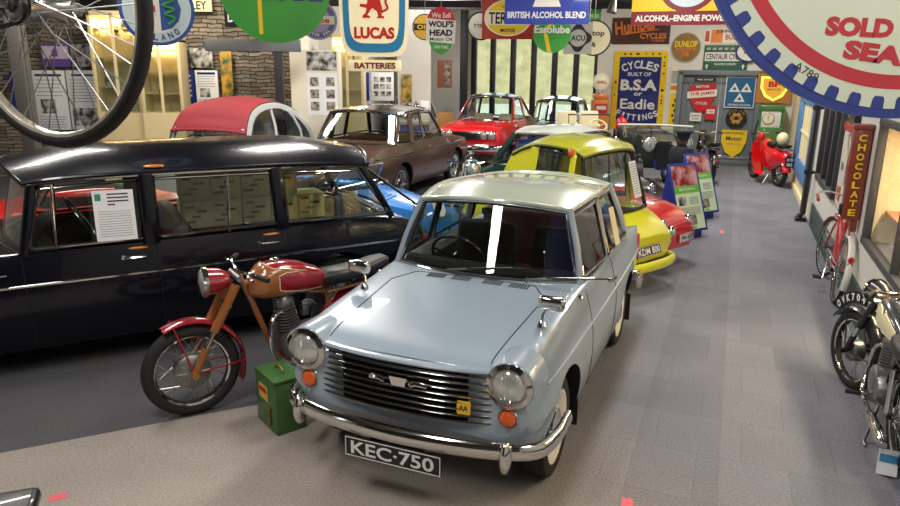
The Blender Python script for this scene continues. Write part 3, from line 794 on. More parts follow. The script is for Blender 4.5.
# ------------------------------------------------------------------ dark blue estate car
NAVY = mat('navy_paint', '070914', 0.22, 0, .35, spec=.3)
def build_estate():
    A = Vector((-2.9, 4.75, 0)); v = Vector((.484, -.875, 0))
    O = A - v*.70
    root = thing('estate_car', 'long dark navy estate car with chrome side strip and notice in its front window', 'car', (O.x, O.y, 0), math.atan2(-.875, .484))
    S = [(-1.62, .62, .40, .70, .58, .62, .80, .82, 0), (-1.5, .70, .28, .78, .58, .68, .86, .88, 0), (-1.0, .72, .2, .80, .58, .70, .90, .93, 0), (-.4, .72, .18, .81, .58, .71, .925, .96, 0), (-.18, .72, .18, .81, .58, .72, .93, .95, 0), (-.05, .72, .18, .81, .58, .725, .935, .9, 1),
         (.8, .72, .18, .81, .58, .73, .94, .9, 1), (1.8, .72, .18, .81, .58, .73, .95, .9, 1), (2.45, .72, .2, .80, .58, .72, .95, .9, 1), (2.62, .72, .24, .80, .58, .71, .95, .94, 0), (2.85, .70, .30, .78, .58, .68, .91, .89, 0), (3.05, .66, .36, .74, .58, .62, .82, .82, 0), (3.10, .60, .42, .68, .58, .56, .76, .76, 0)]
    body, bv = loft_body(S, NAVY, INT_D, [(-.95, .32, .38, .50), (2.2, .32, .36, .50)], 'body', root, levels=3)
    for y in (-.95, 2.2):
        for sg in (-1, 1): wheel(root, sg*.64, y, .31, .16, sg, BLACK)
    P = [((.715, -.10, .93), (.66, .0, 1.40)), ((.735, .73, .94), (.70, .73, 1.43)), ((.735, 1.73, .95), (.70, 1.70, 1.42)), ((.70, 2.72, .95), (.65, 2.46, 1.385))]
    rail = [(.65, -.06, 1.40), (.68, .2, 1.425), (.70, .73, 1.435), (.70, 1.70, 1.43), (.67, 2.2, 1.41), (.645, 2.52, 1.385)]
    cabin(root, P, NAVY, NAVY, roof_crown=.17, bf=.16, br=.10, base_bulge=.18, rear_bulge=.12, pw=[.07, .13, .12, .06], rail=rail)
    for sg in (-1, 1):
        trim(root, side_pts(bv, lerp((-1.4, .70), (3.0, .725), 40), sg, .003), .010, CHROME)
        for y in (.76, 1.76): side_line(root, bv, lerp((y, .92), (y+.01, .24), 14), sg, m=mat('navy_gap', '050609', .8))
        side_line(root, bv, lerp((-.12, .92), (-.10, .24), 14), sg, m=_M['navy_gap'])
        for y in (.60, 1.60):
            h = side_pts(bv, [(y, .835)], sg, .002); door_handle(root, h[0], sg, .15)
            h = side_pts(bv, [(y+.03, .895)], sg, .0)
            mb = MB(); mb.ball(h[0], (.012, .07, .012), mat('orange_marker', 'D98A3A', .3, .4, 1.0), 12, 8); mb.build('side_marker', root)
        for y in (.10, 1.30):
            mb = MB(); mb.tube([(sg*.735, y, .95), (sg*.705, y+.02, 1.40)], .010, CHROME, 8); mb.build('window_divider', root)
        mb = MB()
        for k, (a, b) in enumerate(((-.42, -.40), (-.40, -.36), (-.36, -.34))): mb.tube(side_pts(bv, [(a, .785), (b, .815)], sg, .004), .005, CHROME, 6)
        mb.tube(side_pts(bv, lerp((-.44, .79), (-.22, .795), 6), sg, .004), .005, CHROME, 6); mb.build('wing_script', root)
        headlamp(root, (sg*.6, -1.64, .70), .09)
        mb = MB(); mb.box((sg*.62, 3.08, .62), (.08, .06, .2), REDL, bev=.02); mb.build('tail_lamp', root)
    bumper(root, [(-.8, -1.3, .4), (-.7, -1.66, .4), (0, -1.76, .4), (.7, -1.66, .4), (.8, -1.3, .4)], .06)
    bumper(root, [(-.8, 2.85, .4), (-.68, 3.13, .4), (0, 3.17, .4), (.68, 3.13, .4), (.8, 2.85, .4)], .06)
    mb = MB(); mb.tube([(-.62, .04, .93), (0, -.08, .95), (.62, .04, .93)], .06, INT_D, 8); mb.build('dashboard', root)
    BR = mat('brown_seat_leather', '2A211C', .5)
    seat(root, (0, .42, .40), 1.2, BR, .50, name='front_bench')
    steering(root, (-.34, .28, .96), .2)
    # roof ornament: amber roof lamp on the near edge
    mb = MB(); mb.ball((.655, .80, 1.485), (.016, .075, .014), _M['orange_marker'], 12, 8); mb.build('roof_marker', root)
    # tailgate stay seen behind the last pillar
    mb = MB(); mb.tube([(.62, 2.52, 1.36), (.66, 3.0, 1.0)], .012, BLACK, 6); mb.build('tailgate_stay', root)
    # notice on the front side window
    mb = MB(); c = Vector((.742, .50, 1.155)); r = Vector((0, 1, -.02)); u = Vector((-.075, 0, 1))
    mb.prism([(-.135, -.185), (.135, -.185), (.135, .185), (-.135, .185)], c, r, u, .002, PAPER)
    o = mb.build('paper_notice'); o.matrix_world = root.matrix_basis.copy() if False else Matrix.Translation(root.location) @ Matrix.Rotation(root.rotation_euler[2], 4, 'Z')
    tag(o, 'white printed notice taped inside the navy estate car front side window', 'notice')
    mb = MB(); mb.prism([(-.02, -.02), (.02, -.02), (.02, .03), (-.02, .03)], c+r*-.1+u*.13+Vector((.001, 0, 0)), r, u, .001, mat('teal_ink', '2E8C7C', .6))
    for k in range(4): mb.prism([(-.07, -.005), (.07 if k != 3 else -.02, -.005), (.07 if k != 3 else -.02, .005), (-.07, .005)], c+r*.03+u*(.155-.025*k)+Vector((.001, 0, 0)), r, u, .001, INK)
    for k in range(11): mb.prism([(-.11, -.002), (.11, -.002), (.11, .002), (-.11, .002)], c+u*(.03-.018*k)+Vector((.001, 0, 0)), r, u, .001, mat('grey_ink', '8F919A', .7))
    mb.build('lettering', o)
    # cartons carried in the load space
    CART = mat('carton_print', 'DEDAA2', .7); CDK = mat('carton_ink', '5C6038', .7)
    T = Matrix.Translation(root.location) @ Matrix.Rotation(root.rotation_euler[2], 4, 'Z')
    names = ['first', 'second', 'third', 'fourth', 'fifth']
    for j in range(2):
        for k in range(5):
            x, y, z = -.30, 1.21+.262*k, .805+.25*j
            if j == 1 and k == 4: continue
            mb = MB(); mb.box((0, 0, .12), (.3, .255, .24), CART, bev=.006)
            for q in range(4): mb.box((.151, -.07+.05*(q % 3), .06+.045*q), (.002, .09-.015*(q % 2), .02), CDK)
            o = mb.build('carton'); o.matrix_world = T @ Matrix.Translation((x, y, z)) @ Matrix.Rotation(random.uniform(-.04, .04), 4, 'Z')
            if j == 0: lab = 'pale green printed carton inside the navy estate, bottom row, %s from the front' % names[k]
            else: lab = 'pale green printed carton inside the navy estate, top row, %s from the front' % names[k]
            tag(o, lab, 'box', 'cartons inside the estate car')
    mb = MB(); mb.box((-.30, 1.72, .79), (.5, 1.5, .02), INT_D); mb.box((-.50, 1.72, .55), (.04, 1.5, .46), INT_D); mb.box((-.12, 1.72, .55), (.04, 1.5, .46), INT_D); mb.build('load_shelf', root)
    return root
ESTATE = build_estate()

# ------------------------------------------------------------------ generic small saloon used for the crowd of cars behind
def small_car(name, label, F, f, z, S, P, mb_, mr, arches=(), wheels=(), lamps=(), lampr=.08, wheelr=.26, plate_=None, bump=None, bumpr=None, rail=None, crown=.08, seats=None, int_=None, pw=.06, group=None, base_bulge=.14, wins=None, bf=.10, frame=CHROME, rim=None, levels=2, arch_w=.3, fp=None):
    root = thing(name, label, 'car', (F[0], F[1], z), hdg(f), group)
    body, bv = loft_body(S, mb_, int_ or INT_D, [(y, wheelr+.01, wheelr+.045, arch_w) for y in arches], 'body', root, levels=levels)
    for (x, y) in wheels:
        for sg in ((-1, 1) if x else (1,)): wheel(root, sg*x, y, wheelr, .13, sg, rim or CHROME)
    if P: cabin(root, P, mr, mb_, roof_crown=crown, rail=rail, pw=pw, base_bulge=base_bulge, wins=wins, bf=bf, frame=frame, fp=fp)
    for (x, y, zz) in lamps: headlamp(root, (x, y, zz), lampr, depth=.05)
    if plate_: plate(root, *plate_)
    if bump: bumper(root, *bump)
    if bumpr: bumper(root, *bumpr)
    if seats:
        for s_ in seats: seat(root, *s_)
    return root, bv

YEL = paint('yellow_paint', 'D2CF1F', 0.3)
YELR = paint('lime_roof_paint', 'B4B42A', 0.3)
# yellow microcar
fy = Vector((.66, -.75))
S = [(-.02, .34, .30, .42, .42, .36, .50, .53, 0), (.05, .40, .24, .47, .42, .41, .56, .60, 0), (.24, .46, .18, .53, .42, .46, .66, .71, 0), (.36, .48, .16, .55, .45, .49, .70, .75, 0), (.48, .48, .16, .56, .45, .50, .735, .7, 1), (1.1, .48, .16, .56, .45, .50, .76, .7, 1), (1.42, .46, .18, .54, .45, .48, .78, .7, 1), (1.55, .45, .2, .53, .45, .46, .78, .80, 0), (1.9, .40, .26, .47, .45, .38, .68, .70, 0), (2.25, .32, .32, .38, .44, .30, .54, .56, 0)]
P = [((.49, .36, .72), (.40, .52, 1.235)), ((.50, .58, .75), (.43, .585, 1.29)), ((.50, 1.10, .76), (.42, 1.08, 1.30)), ((.47, 1.56, .80), (.39, 1.40, 1.19))]
rail = [(.40, .50, 1.245), (.43, .62, 1.30), (.43, 1.05, 1.315), (.40, 1.36, 1.215), (.385, 1.42, 1.175)]
MICRO, ybv = small_car('microcar', 'yellow microcar with wraparound windscreen and notice behind the pale blue saloon', (2.02, 6.91), fy, 0, S, P, YEL, YELR, arches=(.46, 1.75), wheels=((.46, .46), (.40, 1.75)), wheelr=.21,
    lamps=(), plate_=((-.03, -.048, .40), .40, .10, 'KDM 800', (1, 0, 0), (0, .35, 1)), bump=None, rail=rail, crown=.085, base_bulge=.10, wins=(1,), pw=[.03, .07, .11, .05], seats=((( .0, .72, .30), .8, mat('tan_seat', '5B4A3C', .6), .42),), frame=SEAL, arch_w=.34, fp=SEAL)
bumper(MICRO, [(-.50, .30, .26), (-.47, .08, .26), (-.36, -.07, .265), (0, -.12, .27), (.36, -.07, .265), (.47, .08, .26), (.50, .30, .26)], .05, .6, m=YEL)
for sg in (-1, 1): headlamp(MICRO, (sg*.45, .02, .50), .05, depth=.04, ax=(sg*.35, -1, 0))
for sg in (-1, 1):
    mb = MB(); mb.grid([[(sg*.505, 1.08, .75), (sg*.50, 1.32, .77), (sg*.475, 1.58, .79)], [(sg*.48, 1.08, 1.04), (sg*.475, 1.30, 1.02), (sg*.445, 1.50, .98)], [(sg*.435, 1.06, 1.30), (sg*.42, 1.25, 1.26), (sg*.395, 1.41, 1.19)]], YEL); mb.build('quarter_panel', MICRO)
    mb = MB(); mb.tube([(sg*.505, .84, .77), (sg*.44, .83, 1.28)], .010, SEAL, 6); mb.build('window_divider', MICRO)
mb = MB(); mb.ball((-.46, .60, 1.285), (.035, .03, .045), AMBER, 14, 10); mb.build('indicator', MICRO)
mb = MB(); mb.tube([(-.10, .30, .76), (-.16, .42, .98), (-.20, .46, 1.16)], .008, STEEL, 6); mb.build('wiper', MICRO)
for sg in (-1, 1):
    side_line(MICRO, ybv, lerp((.60, .73), (.60, .26), 8), sg); side_line(MICRO, ybv, lerp((1.2, .74), (1.2, .26), 8), sg)
steering(MICRO, (-.18, .64, .82), .16)
MICRO.scale = (1.08, 1.08, 1.085)
# notice inside its windscreen
T = Matrix.Translation(MICRO.location) @ Matrix.Rotation(MICRO.rotation_euler[2], 4, 'Z') @ Matrix.Diagonal((1.08, 1.08, 1.085, 1))
mb = MB(); c, r, u = Vector((.25, .355, 1.0)), Vector((1, .22, 0)), Vector((-.02, .30, 1))
mb.prism([(-.085, -.18), (.085, -.18), (.085, .18), (-.085, .18)], c, r, u, .002, PAPER)
for k in range(13): mb.prism([(-.07, -.003), (.07, -.003), (.07, .003), (-.07, .003)], c+u.normalized()*(.15-.024*k)+Vector((0, -.002, 0)), r, u, .001, _M['grey_ink'])
o = mb.build('paper_notice'); o.matrix_world = T; tag(o, 'white printed sheet standing inside the yellow microcar windscreen', 'notice')

# low red sports car between the yellow and the green one
RED = paint('red_paint', 'C41A1C', 0.28)
S = [(0, .30, .22, .36, .34, .26, .44, .46, 0), (.08, .36, .18, .43, .36, .34, .56, .58, 0), (.4, .40, .15, .46, .38, .38, .68, .72, 0), (.9, .42, .15, .47, .40, .40, .74, .79, 0), (1.1, .42, .15, .47, .40, .40, .76, .7, 1), (1.9, .42, .15, .47, .40, .40, .76, .7, 1), (2.1, .42, .16, .46, .40, .38, .76, .78, 0), (2.7, .36, .24, .42, .40, .30, .62, .64, 0)]
SPORT, sbv = small_car('sports_car', 'low red sports car with rounded nose squeezed beside the yellow microcar', (2.66, 7.84), fy, 0, S, None, RED, RED, arches=(.52, 2.15), wheels=((.39, .52), (.39, 2.15)), wheelr=.24, lamps=((-.27, .06, .50), (.27, .06, .50)), lampr=.06,
    plate_=((.14, -.018, .33), .36, .09, 'PH 650', (1, .12, 0), (0, .1, 1), PWHITE, PBLACK), seats=((( .0, 1.15, .25), .7, INT_D, .42),), arch_w=.26)
mb = MB(); mb.grid([[(-.38, 1.02, .76), (0, .94, .80), (.38, 1.02, .76)], [(-.34, 1.14, 1.0), (0, 1.06, 1.03), (.34, 1.14, 1.0)]], GLASS); mb.build('windscreen', SPORT)
for k in range(4):
    mb = MB(); p_ = top_pts(sbv, lerp((.06, .42+.07*k), (.28, .42+.07*k), 6), .0); mb.tube(p_, .006, DARK, 6); mb.build('bonnet_louvre', SPORT)

# green car with white roof behind
GRN = paint('deep_green_paint', '0F3B33', 0.28)
WROOF = paint('white_roof_paint', 'C9CDC6', 0.28)
fg = Vector((.70, -.714))
S = [(0, .40, .26, .48, .42, .42, .52, .54, 0), (.1, .50, .2, .58, .42, .50, .60, .62, 0), (.4, .54, .16, .62, .45, .55, .68, .71, 0), (.58, .56, .16, .64, .45, .57, .70, .74, 0), (.7, .56, .16, .64, .45, .58, .72, .7, 1), (1.6, .56, .16, .64, .45, .58, .74, .7, 1), (2.1, .56, .18, .63, .45, .57, .74, .7, 1), (2.25, .55, .2, .62, .45, .55, .73, .73, 0), (2.7, .50, .26, .58, .45, .48, .60, .62, 0)]
P = [((.57, .56, .71), (.50, .86, 1.20)), ((.58, 1.2, .73), (.53, 1.2, 1.225)), ((.56, 2.25, .74), (.48, 1.86, 1.19))]
GREENC, gbv = small_car('coupe_car', 'deep green small coupe with white roof behind the yellow microcar', (2.64, 9.72), fg, 0, S, P, GRN, WROOF, arches=(.5, 2.05), wheels=((.54, .5), (.54, 2.05)), wheelr=.24, lamps=((-.38, -.0, .5), (.38, .0, .5)), crown=.10, base_bulge=.10, pw=[.05, .05, .12], seats=((( .0, 1.0, .28), .95, mat('green_seat', '2C3B33', .6), .4),), arch_w=.4)

GREENC.scale = (1.02, 1.0, 1.06)
# red saloon far behind, facing the camera
RED2 = paint('bright_red_paint', 'D8171E', 0.25)
fc = Vector((-.36, -.93))
S = [(0, .66, .42, .74, .62, .66, .74, .76, 0), (.1, .72, .32, .80, .62, .72, .82, .84, 0), (.7, .74, .24, .82, .62, .73, .88, .93, 0), (1.25, .74, .22, .82, .62, .73, .92, .97, 0), (1.45, .74, .22, .82, .62, .73, .93, .9, 1), (2.5, .74, .22, .82, .62, .73, .93, .9, 1), (2.9, .74, .22, .82, .62, .73, .93, .9, 1), (3.05, .74, .26, .81, .62, .73, .93, .95, 0), (3.9, .70, .3, .78, .62, .72, .9, .88, 0), (4.2, .64, .38, .72, .6, .66, .8, .78, 0)]
P = [((.70, 1.36, .93), (.56, 1.85, 1.35)), ((.73, 2.3, .94), (.60, 2.3, 1.375)), ((.72, 3.05, .94), (.55, 2.75, 1.33))]
CAPRI, cbv = small_car('saloon_car', 'bright red coupe with four headlamps in front of the glazed wall', (.32, 14.5), fc, .12, S, P, RED2, mat('black_roof', '17171A', .35, 0, .6), arches=(.8, 3.2), wheels=((.66, .8), (.66, 3.2)), wheelr=.30, lamps=((-.60, -.03, .72), (-.42, -.04, .72), (.42, -.04, .72), (.60, -.03, .72)), lampr=.075, crown=.07, base_bulge=.2,
    bump=([(-.82, .3, .48), (-.76, -.06, .48), (0, -.14, .48), (.76, -.06, .48), (.82, .3, .48)], .06), seats=((( -.33, 1.75, .4), .5, mat('cream_seat', 'CFC4A8', .6), .5), ((.33, 1.75, .4), .5, _M['cream_seat'], .5)), arch_w=.5)
CAPRI.scale = (.92, .86, 1.07)
mb = MB(); mb.grid([[(x, -.04-.02*(1-abs(x)), zz) for x in (-.34, 0, .34)] for zz in (.62, .78)], DARK); g = mb.build('grille', CAPRI)
for k in range(4):
    mb = MB(); mb.tube([(-.34, -.055, .64+.04*k), (0, -.075, .64+.04*k), (.34, -.055, .64+.04*k)], .008, CHROME, 6); mb.build('grille_bar', g)
for x in (-.5, .5):
    pp = top_pts(cbv, lerp((x, .15), (x*1.02, 1.2), 8), .003); trim(CAPRI, pp, .008, RED2)

# brown saloon turned away, between the two
BRN = mat('brown_paint', '4E372E', 0.28, 0, .6)
BRNR = paint('dark_brown_roof', '3A312C', 0.25)
fb = Vector((.36, .933))
S = [(0, .66, .40, .74, .60, .66, .74, .76, 0), (.12, .72, .32, .80, .60, .72, .82, .84, 0), (.8, .74, .24, .83, .62, .74, .89, .94, 0), (1.3, .74, .22, .83, .62, .74, .94, .99, 0), (1.45, .74, .22, .83, .62, .74, .95, .9, 1), (2.4, .74, .22, .83, .62, .74, .95, .9, 1), (3.0, .74, .22, .83, .62, .74, .95, .9, 1), (3.15, .74, .26, .82, .62, .73, .95, .97, 0), (3.7, .72, .3, .80, .62, .70, .92, .94, 0), (4.05, .66, .36, .74, .6, .64, .78, .80, 0)]
P = [((.72, 1.36, .95), (.60, 1.66, 1.38)), ((.745, 2.25, .95), (.655, 2.25, 1.41)), ((.745, 2.72, .95), (.65, 2.66, 1.40)), ((.70, 3.22, .95), (.60, 2.94, 1.375))]
BROWN, bbv = small_car('saloon_car', 'brown saloon seen from behind with large wraparound rear window', (-.34, 14.0), fb, .12, S, P, BRN, BRNR, arches=(.75, 3.1), wheels=((.67, .75), (.67, 3.1)), wheelr=.31, lamps=((-.58, -.04, .66), (.58, -.04, .66)), lampr=.09, crown=.08, base_bulge=.15, pw=[.06, .05, .12, .06],
    bump=([(-.83, .3, .45), (-.76, -.06, .45), (0, -.12, .45), (.76, -.06, .45), (.83, .3, .45)], .06), bumpr=([(-.83, 3.8, .45), (-.76, 4.12, .45), (0, 4.18, .45), (.76, 4.12, .45), (.83, 3.8, .45)], .06), seats=(((0, 1.8, .4), 1.2, mat('tan_leather', '6A4A34', .5), .5), ((0, 2.5, .4), 1.2, _M['tan_leather'], .45)), arch_w=.52)
for sg in (-1, 1):
    trim(BROWN, side_pts(bbv, lerp((.1, .78), (3.9, .78), 24), sg, .003), .010, CHROME)
    trim(BROWN, side_pts(bbv, lerp((1.3, .60), (.3, .76), 12), sg, .003), .010, CHROME)
    side_line(BROWN, bbv, lerp((2.3, .93), (2.3, .3), 10), sg)
    h = side_pts(bbv, [(2.15, .84)], sg, .002); door_handle(BROWN, h[0], sg, .16)

# small French car with a red canvas roof
SKY = paint('pale_grey_paint', 'B9BDBB', 0.4)
CANV = mat('red_canvas', '8F2630', 0.7, bump=.05, nscale=60)
fd = Vector((-.30, -.954))
S = [(0, .34, .40, .38, .62, .26, .78, .82, 0), (.2, .38, .34, .42, .62, .30, .88, .94, 0), (.8, .5, .3, .56, .62, .44, .95, 1.02, 0), (.98, .60, .28, .66, .62, .62, .98, .9, 1), (2.2, .62, .28, .68, .62, .64, .98, .9, 1), (2.9, .62, .3, .68, .62, .62, .98, .9, 1), (3.1, .6, .32, .66, .62, .58, .96, .98, 0), (3.5, .52, .40, .58, .6, .42, .70, .72, 0)]
deux, dbv = small_car('small_hatchback', 'pale grey round-backed small car with red canvas roof by the stone wall', (-3.82, 9.15), fd, .12, S, None, SKY, SKY, arches=(), wheels=((.60, .45), (.60, 2.8)), wheelr=.30, lamps=((-.5, .30, .84), (.5, .30, .84)), lampr=.085, seats=(((0, 1.45, .45), 1.1, mat('blue_seat', '2450A8', .7), .5), ((0, 2.3, .45), 1.1, _M['blue_seat'], .45)))
deux.scale = (1, .93, .94)
for sg in (-1, 1):                                                                      # swept front wings
    mb = MB(); rows = []
    for i in range(11):
        a = math.radians(-10+190*i/10)
        rows.append([(sg*xx, .45+(.40+.02*k)*math.cos(a), .33+(.40+.02*k)*math.sin(a)) for k, xx in enumerate((.50, .58, .66, .72))])
    mb.grid(rows, SKY); mb.build('front_wing', deux)
# arched side frames: outer arch curve in (y, z)
arch = [(p.x, p.y) for p in spline([Vector((a, b, 0)) for a, b in ((1.02, .98), (1.13, 1.27), (1.34, 1.52), (1.70, 1.645), (2.2, 1.65), (2.7, 1.50), (3.08, 1.20), (3.20, .96))], 7)]
def dx(z): return .665-.11*max(0, (z-.98)/.67)**1.4
for sg in (-1, 1):
    mb = MB(); inner = [(2.12+(y-2.12)*.88, .95+(z-.95)*.86) for y, z in arch]
    mb.grid([[(sg*(dx(z)+.008), y, z) for y, z in arch], [(sg*(dx(z)+.016), y, z) for y, z in [((a[0]+b[0])/2, (a[1]+b[1])/2) for a, b in zip(arch, inner)]], [(sg*(dx(z)+.008), y, z) for y, z in inner], [(sg*(dx(z)-.012), y, z) for y, z in inner]], SKY)
    mb.build('side_frame', deux)
    for pts in ([(1.93, .96), (1.95, 1.3), (1.93, 1.58)], [(2.74, .96), (2.72, 1.18), (2.58, 1.40), (2.44, 1.52)]):
        mb = MB(); mb.tube([(sg*(dx(z)+.006), y, z) for y, z in pts], .034, SKY, 8, flat=((0, 1, 0), .5)); mb.build('pillar', deux)
    mb = MB(); mb.tube([(sg*(dx(z)+.014), y, z) for y, z in [(1.22, .99)]+inner[4:30]+[(1.90, 1.56), (1.90, .99)][:0]], .009, SEAL, 6); mb.build('window_seal', deux)
    mb = MB(); k = len(inner); mb.grid([[(sg*dx(z), y, z) for y, z in inner], [(sg*dx(.96), y, .96) for y, z in inner]], GLASS); mb.build('window_glass', deux)
i0, i1 = 6, 36
mb = MB(); mb.grid([[(dx(z)*u*1.0, y-(.05*(1-u*u) if k < 3 else 0), z+.012+.075*(1-abs(u)**2.2)*(min(1, .55+.1*k))) for u in [-1+j/6.0 for j in range(13)]] for k, (y, z) in enumerate(arch[i0:i1+1])], CANV)
y, z = arch[i0]; mb.tube([(dx(z)*u, y-.05*(1-u*u), z+.012+.04*(1-abs(u)**2.2)) for u in [-1+j/6.0 for j in range(13)]], .022, CANV, 8)
mb.build('canvas_roof', deux)
mb = MB(); mb.grid([[(dx(z)*u, y+.10*(1-u*u), z+.01) for u in [-1+j/6.0 for j in range(13)]] for y, z in arch[i1:]], SKY); mb.build('rear_shell', deux)
mb = MB(); mb.grid([[(.60*u, 1.02-.05*(1-u*u), .99) for u in (-1, 0, 1)], [(.58*u, 1.14-.05*(1-u*u), 1.29) for u in (-1, 0, 1)]], GLASS); mb.build('windscreen', deux)
mb = MB(); mb.tube([(-.60, 1.02, .99), (0, .97, 1.0), (.60, 1.02, .99), (.585, 1.14, 1.29), (0, 1.09, 1.31), (-.585, 1.14, 1.29)], .018, SKY, 8, closed=True); mb.build('screen_seal', deux)
steering(deux, (-.3, 1.30, 1.02), .19)

# dark blue-black saloon against the glazing
DKB = paint('midnight_paint', '171C26', 0.2)
S = [(0, .5, .42, .6, .62, .5, .82, .86, 0), (.1, .6, .32, .72, .62, .56, .88, .93, 0), (1.1, .70, .24, .8, .62, .66, .93, 1.0, 0), (1.3, .72, .22, .82, .62, .70, .95, .9, 1), (2.8, .72, .22, .82, .62, .70, .95, .9, 1), (3.0, .72, .26, .8, .62, .68, .95, .97, 0), (3.7, .6, .38, .7, .6, .56, .74, .72, 0)]
P = [((.68, 1.2, .95), (.58, 1.42, 1.42)), ((.71, 2.1, .95), (.62, 2.1, 1.45)), ((.69, 3.0, .95), (.55, 2.78, 1.38))]
DARKC, kbv = small_car('saloon_car', 'dark midnight blue saloon standing far back by the glazed wall', (1.99, 14.9), Vector((-.35, -.94)), 0, S, P, DKB, DKB, arches=(.7, 3.0), wheels=((.62, .7), (.62, 3.0)), wheelr=.3, lamps=((-.55, -.02, .76), (.55, -.02, .76)), lampr=.1, crown=.09,
    bump=([(-.8, .25, .45), (-.7, -.1, .45), (0, -.16, .45), (.7, -.1, .45), (.8, .25, .45)], .055), arch_w=.5)
DARKC.scale = (.80, .80, 1.05)
mb = MB(); mb.prism(rrect(.5, .26, .08), (0, -.03, .68), (1, 0, 0), (0, 0, 1), .05, STEEL); g = mb.build('grille', DARKC)
for k in range(8): mb = MB(); mb.cyl((-.2+.057*k, -.04, .57), (-.2+.057*k, -.04, .79), .008, CHROME, n=6); mb.build('grille_bar', g)

# white car whose windscreen shows past the red coupe
S = [(0, .6, .42, .7, .62, .6, .8, .83, 0), (.9, .7, .26, .78, .62, .70, .92, .96, 0), (1.1, .7, .24, .78, .62, .70, .93, .9, 1), (2.2, .7, .24, .78, .62, .70, .93, .9, 1), (2.4, .7, .26, .78, .62, .7, .92, .92, 0), (3.1, .6, .4, .7, .6, .6, .8, .8, 0)]
P = [((.68, 1.0, .93), (.56, 1.4, 1.40)), ((.68, 2.35, .93), (.54, 2.1, 1.38))]
WHC, wbv = small_car('saloon_car', 'white car with sloping windscreen behind the red coupe beside the blue counter', (-.62, 17.0), Vector((.3, -.954)), .12, S, P, paint('white_paint', 'D9DBDB', .3), paint('white_paint', 'D9DBDB', .3), arches=(.6, 2.4), wheels=((.6, .6), (.6, 2.4)), wheelr=.28, lamps=((-.5, -.02, .7), (.5, -.02, .7)), arch_w=.5)

# blue open sports car between the estate and the pale blue saloon
BLU = paint('sky_blue_paint', '2E86D8', 0.3)
S = [(0, .24, .30, .32, .42, .24, .54, .58, 0), (.08, .30, .24, .38, .42, .32, .62, .66, 0), (.7, .38, .2, .46, .44, .40, .70, .76, 0), (1.2, .46, .18, .54, .45, .48, .74, .80, 0), (1.35, .48, .18, .56, .45, .50, .76, .7, 1), (2.2, .48, .18, .56, .45, .50, .76, .7, 1), (2.35, .48, .2, .56, .45, .48, .78, .80, 0), (2.7, .40, .3, .48, .45, .40, .70, .72, 0)]
KIT, lbv = small_car('open_sports_car', 'sky blue open sports car with louvred bonnet between the estate and saloon', (-.12, 8.05), Vector((.88, -.475)), 0, S, None, BLU, BLU, arches=(), wheels=((.62, .42), (.62, 2.2)), wheelr=.27, lamps=((-.36, .05, .66), (.36, .05, .66)), lampr=.085, seats=(((-.22, 1.45, .25), .4, INT_D, .45), ((.22, 1.45, .25), .4, INT_D, .45)))
for sg in (-1, 1):
    for y in (.42, 2.2):
        mb = MB(); rows = []
        for i in range(13):
            a = math.radians(-5+190*i/12)
            rows.append([(sg*xx, y+(.33-.04*abs(k-1.5)/1.5)*math.cos(a), .27+(.33-.02*abs(k-1.5))*math.sin(a)) for k, xx in enumerate((.50, .56, .68, .75))])
        mb.grid(rows, BLU); mb.build('cycle_wing', KIT)
for x in (-.20, .20):
    for k in range(8):
        pp = top_pts(lbv, lerp((x-.09, .55+.07*k), (x+.09, .55+.07*k), 4), .002)
        mb = MB(); mb.tube(pp, .012, BLU, 6); mb.build('bonnet_louvre', KIT)
mb = MB(); mb.tube([(-.46, 1.22, .78), (-.44, 1.10, 1.02), (.44, 1.10, 1.02), (.46, 1.22, .78)], .012, CHROME, 8); mb.tube([(-.46, 1.22, .79), (.46, 1.22, .79)], .010, CHROME, 8); mb.build('screen_frame', KIT)
mb = MB(); mb.grid([[(-.45, 1.22, .79), (.45, 1.22, .79)], [(-.43, 1.10, 1.01), (.43, 1.10, 1.01)]], GLASS); mb.build('windscreen', KIT)
steering(KIT, (-.22, 1.52, .80), .16)
mb = MB(); mb.lathe([(.12, 0), (.115, .012), (0, .014)], (0, .02, .62), (0, -1, .5), WHITE, 24); mb.lathe([(.04, .014), (.03, .02), (0, .022)], (0, .02, .62), (0, -1, .5), BLU, 16); mb.build('nose_badge', KIT)

# red open roadster glimpsed through the estate windows
S = [(0, .34, .30, .42, .42, .30, .56, .62, 0), (.1, .5, .24, .58, .42, .46, .66, .74, 0), (.8, .56, .2, .64, .45, .56, .76, .84, 0), (1.1, .58, .18, .66, .45, .58, .80, .86, 0), (1.25, .58, .18, .66, .45, .58, .82, .7, 1), (2.0, .58, .18, .66, .45, .58, .82, .7, 1), (2.15, .58, .2, .66, .45, .56, .82, .86, 0), (2.8, .46, .3, .54, .45, .44, .66, .68, 0)]
ROAD, rbv = small_car('roadster', 'red open roadster standing behind the navy estate car', (-5.35, 6.72), Vector((-.875, -.484)), 0, S, None, RED, RED, arches=(.5, 2.2), wheels=((.56, .5), (.56, 2.2)), wheelr=.26, lamps=((-.45, .02, .6), (.45, .02, .6)), seats=(((0, 1.4, .3), 1.0, INT_D, .45),), arch_w=.42)
mb = MB(); mb.grid([[(-.5, 1.14, .84), (0, 1.06, .87), (.5, 1.14, .84)], [(-.46, 1.28, 1.08), (0, 1.2, 1.1), (.46, 1.28, 1.08)]], GLASS); mb.build('windscreen', ROAD)
mb = MB(); mb.tube([(-.5, 1.14, .84), (-.46, 1.28, 1.09), (0, 1.2, 1.11), (.46, 1.28, 1.09), (.5, 1.14, .84)], .013, CHROME, 8); mb.build('screen_frame', ROAD)
WHC.scale = (.8, .85, .95)
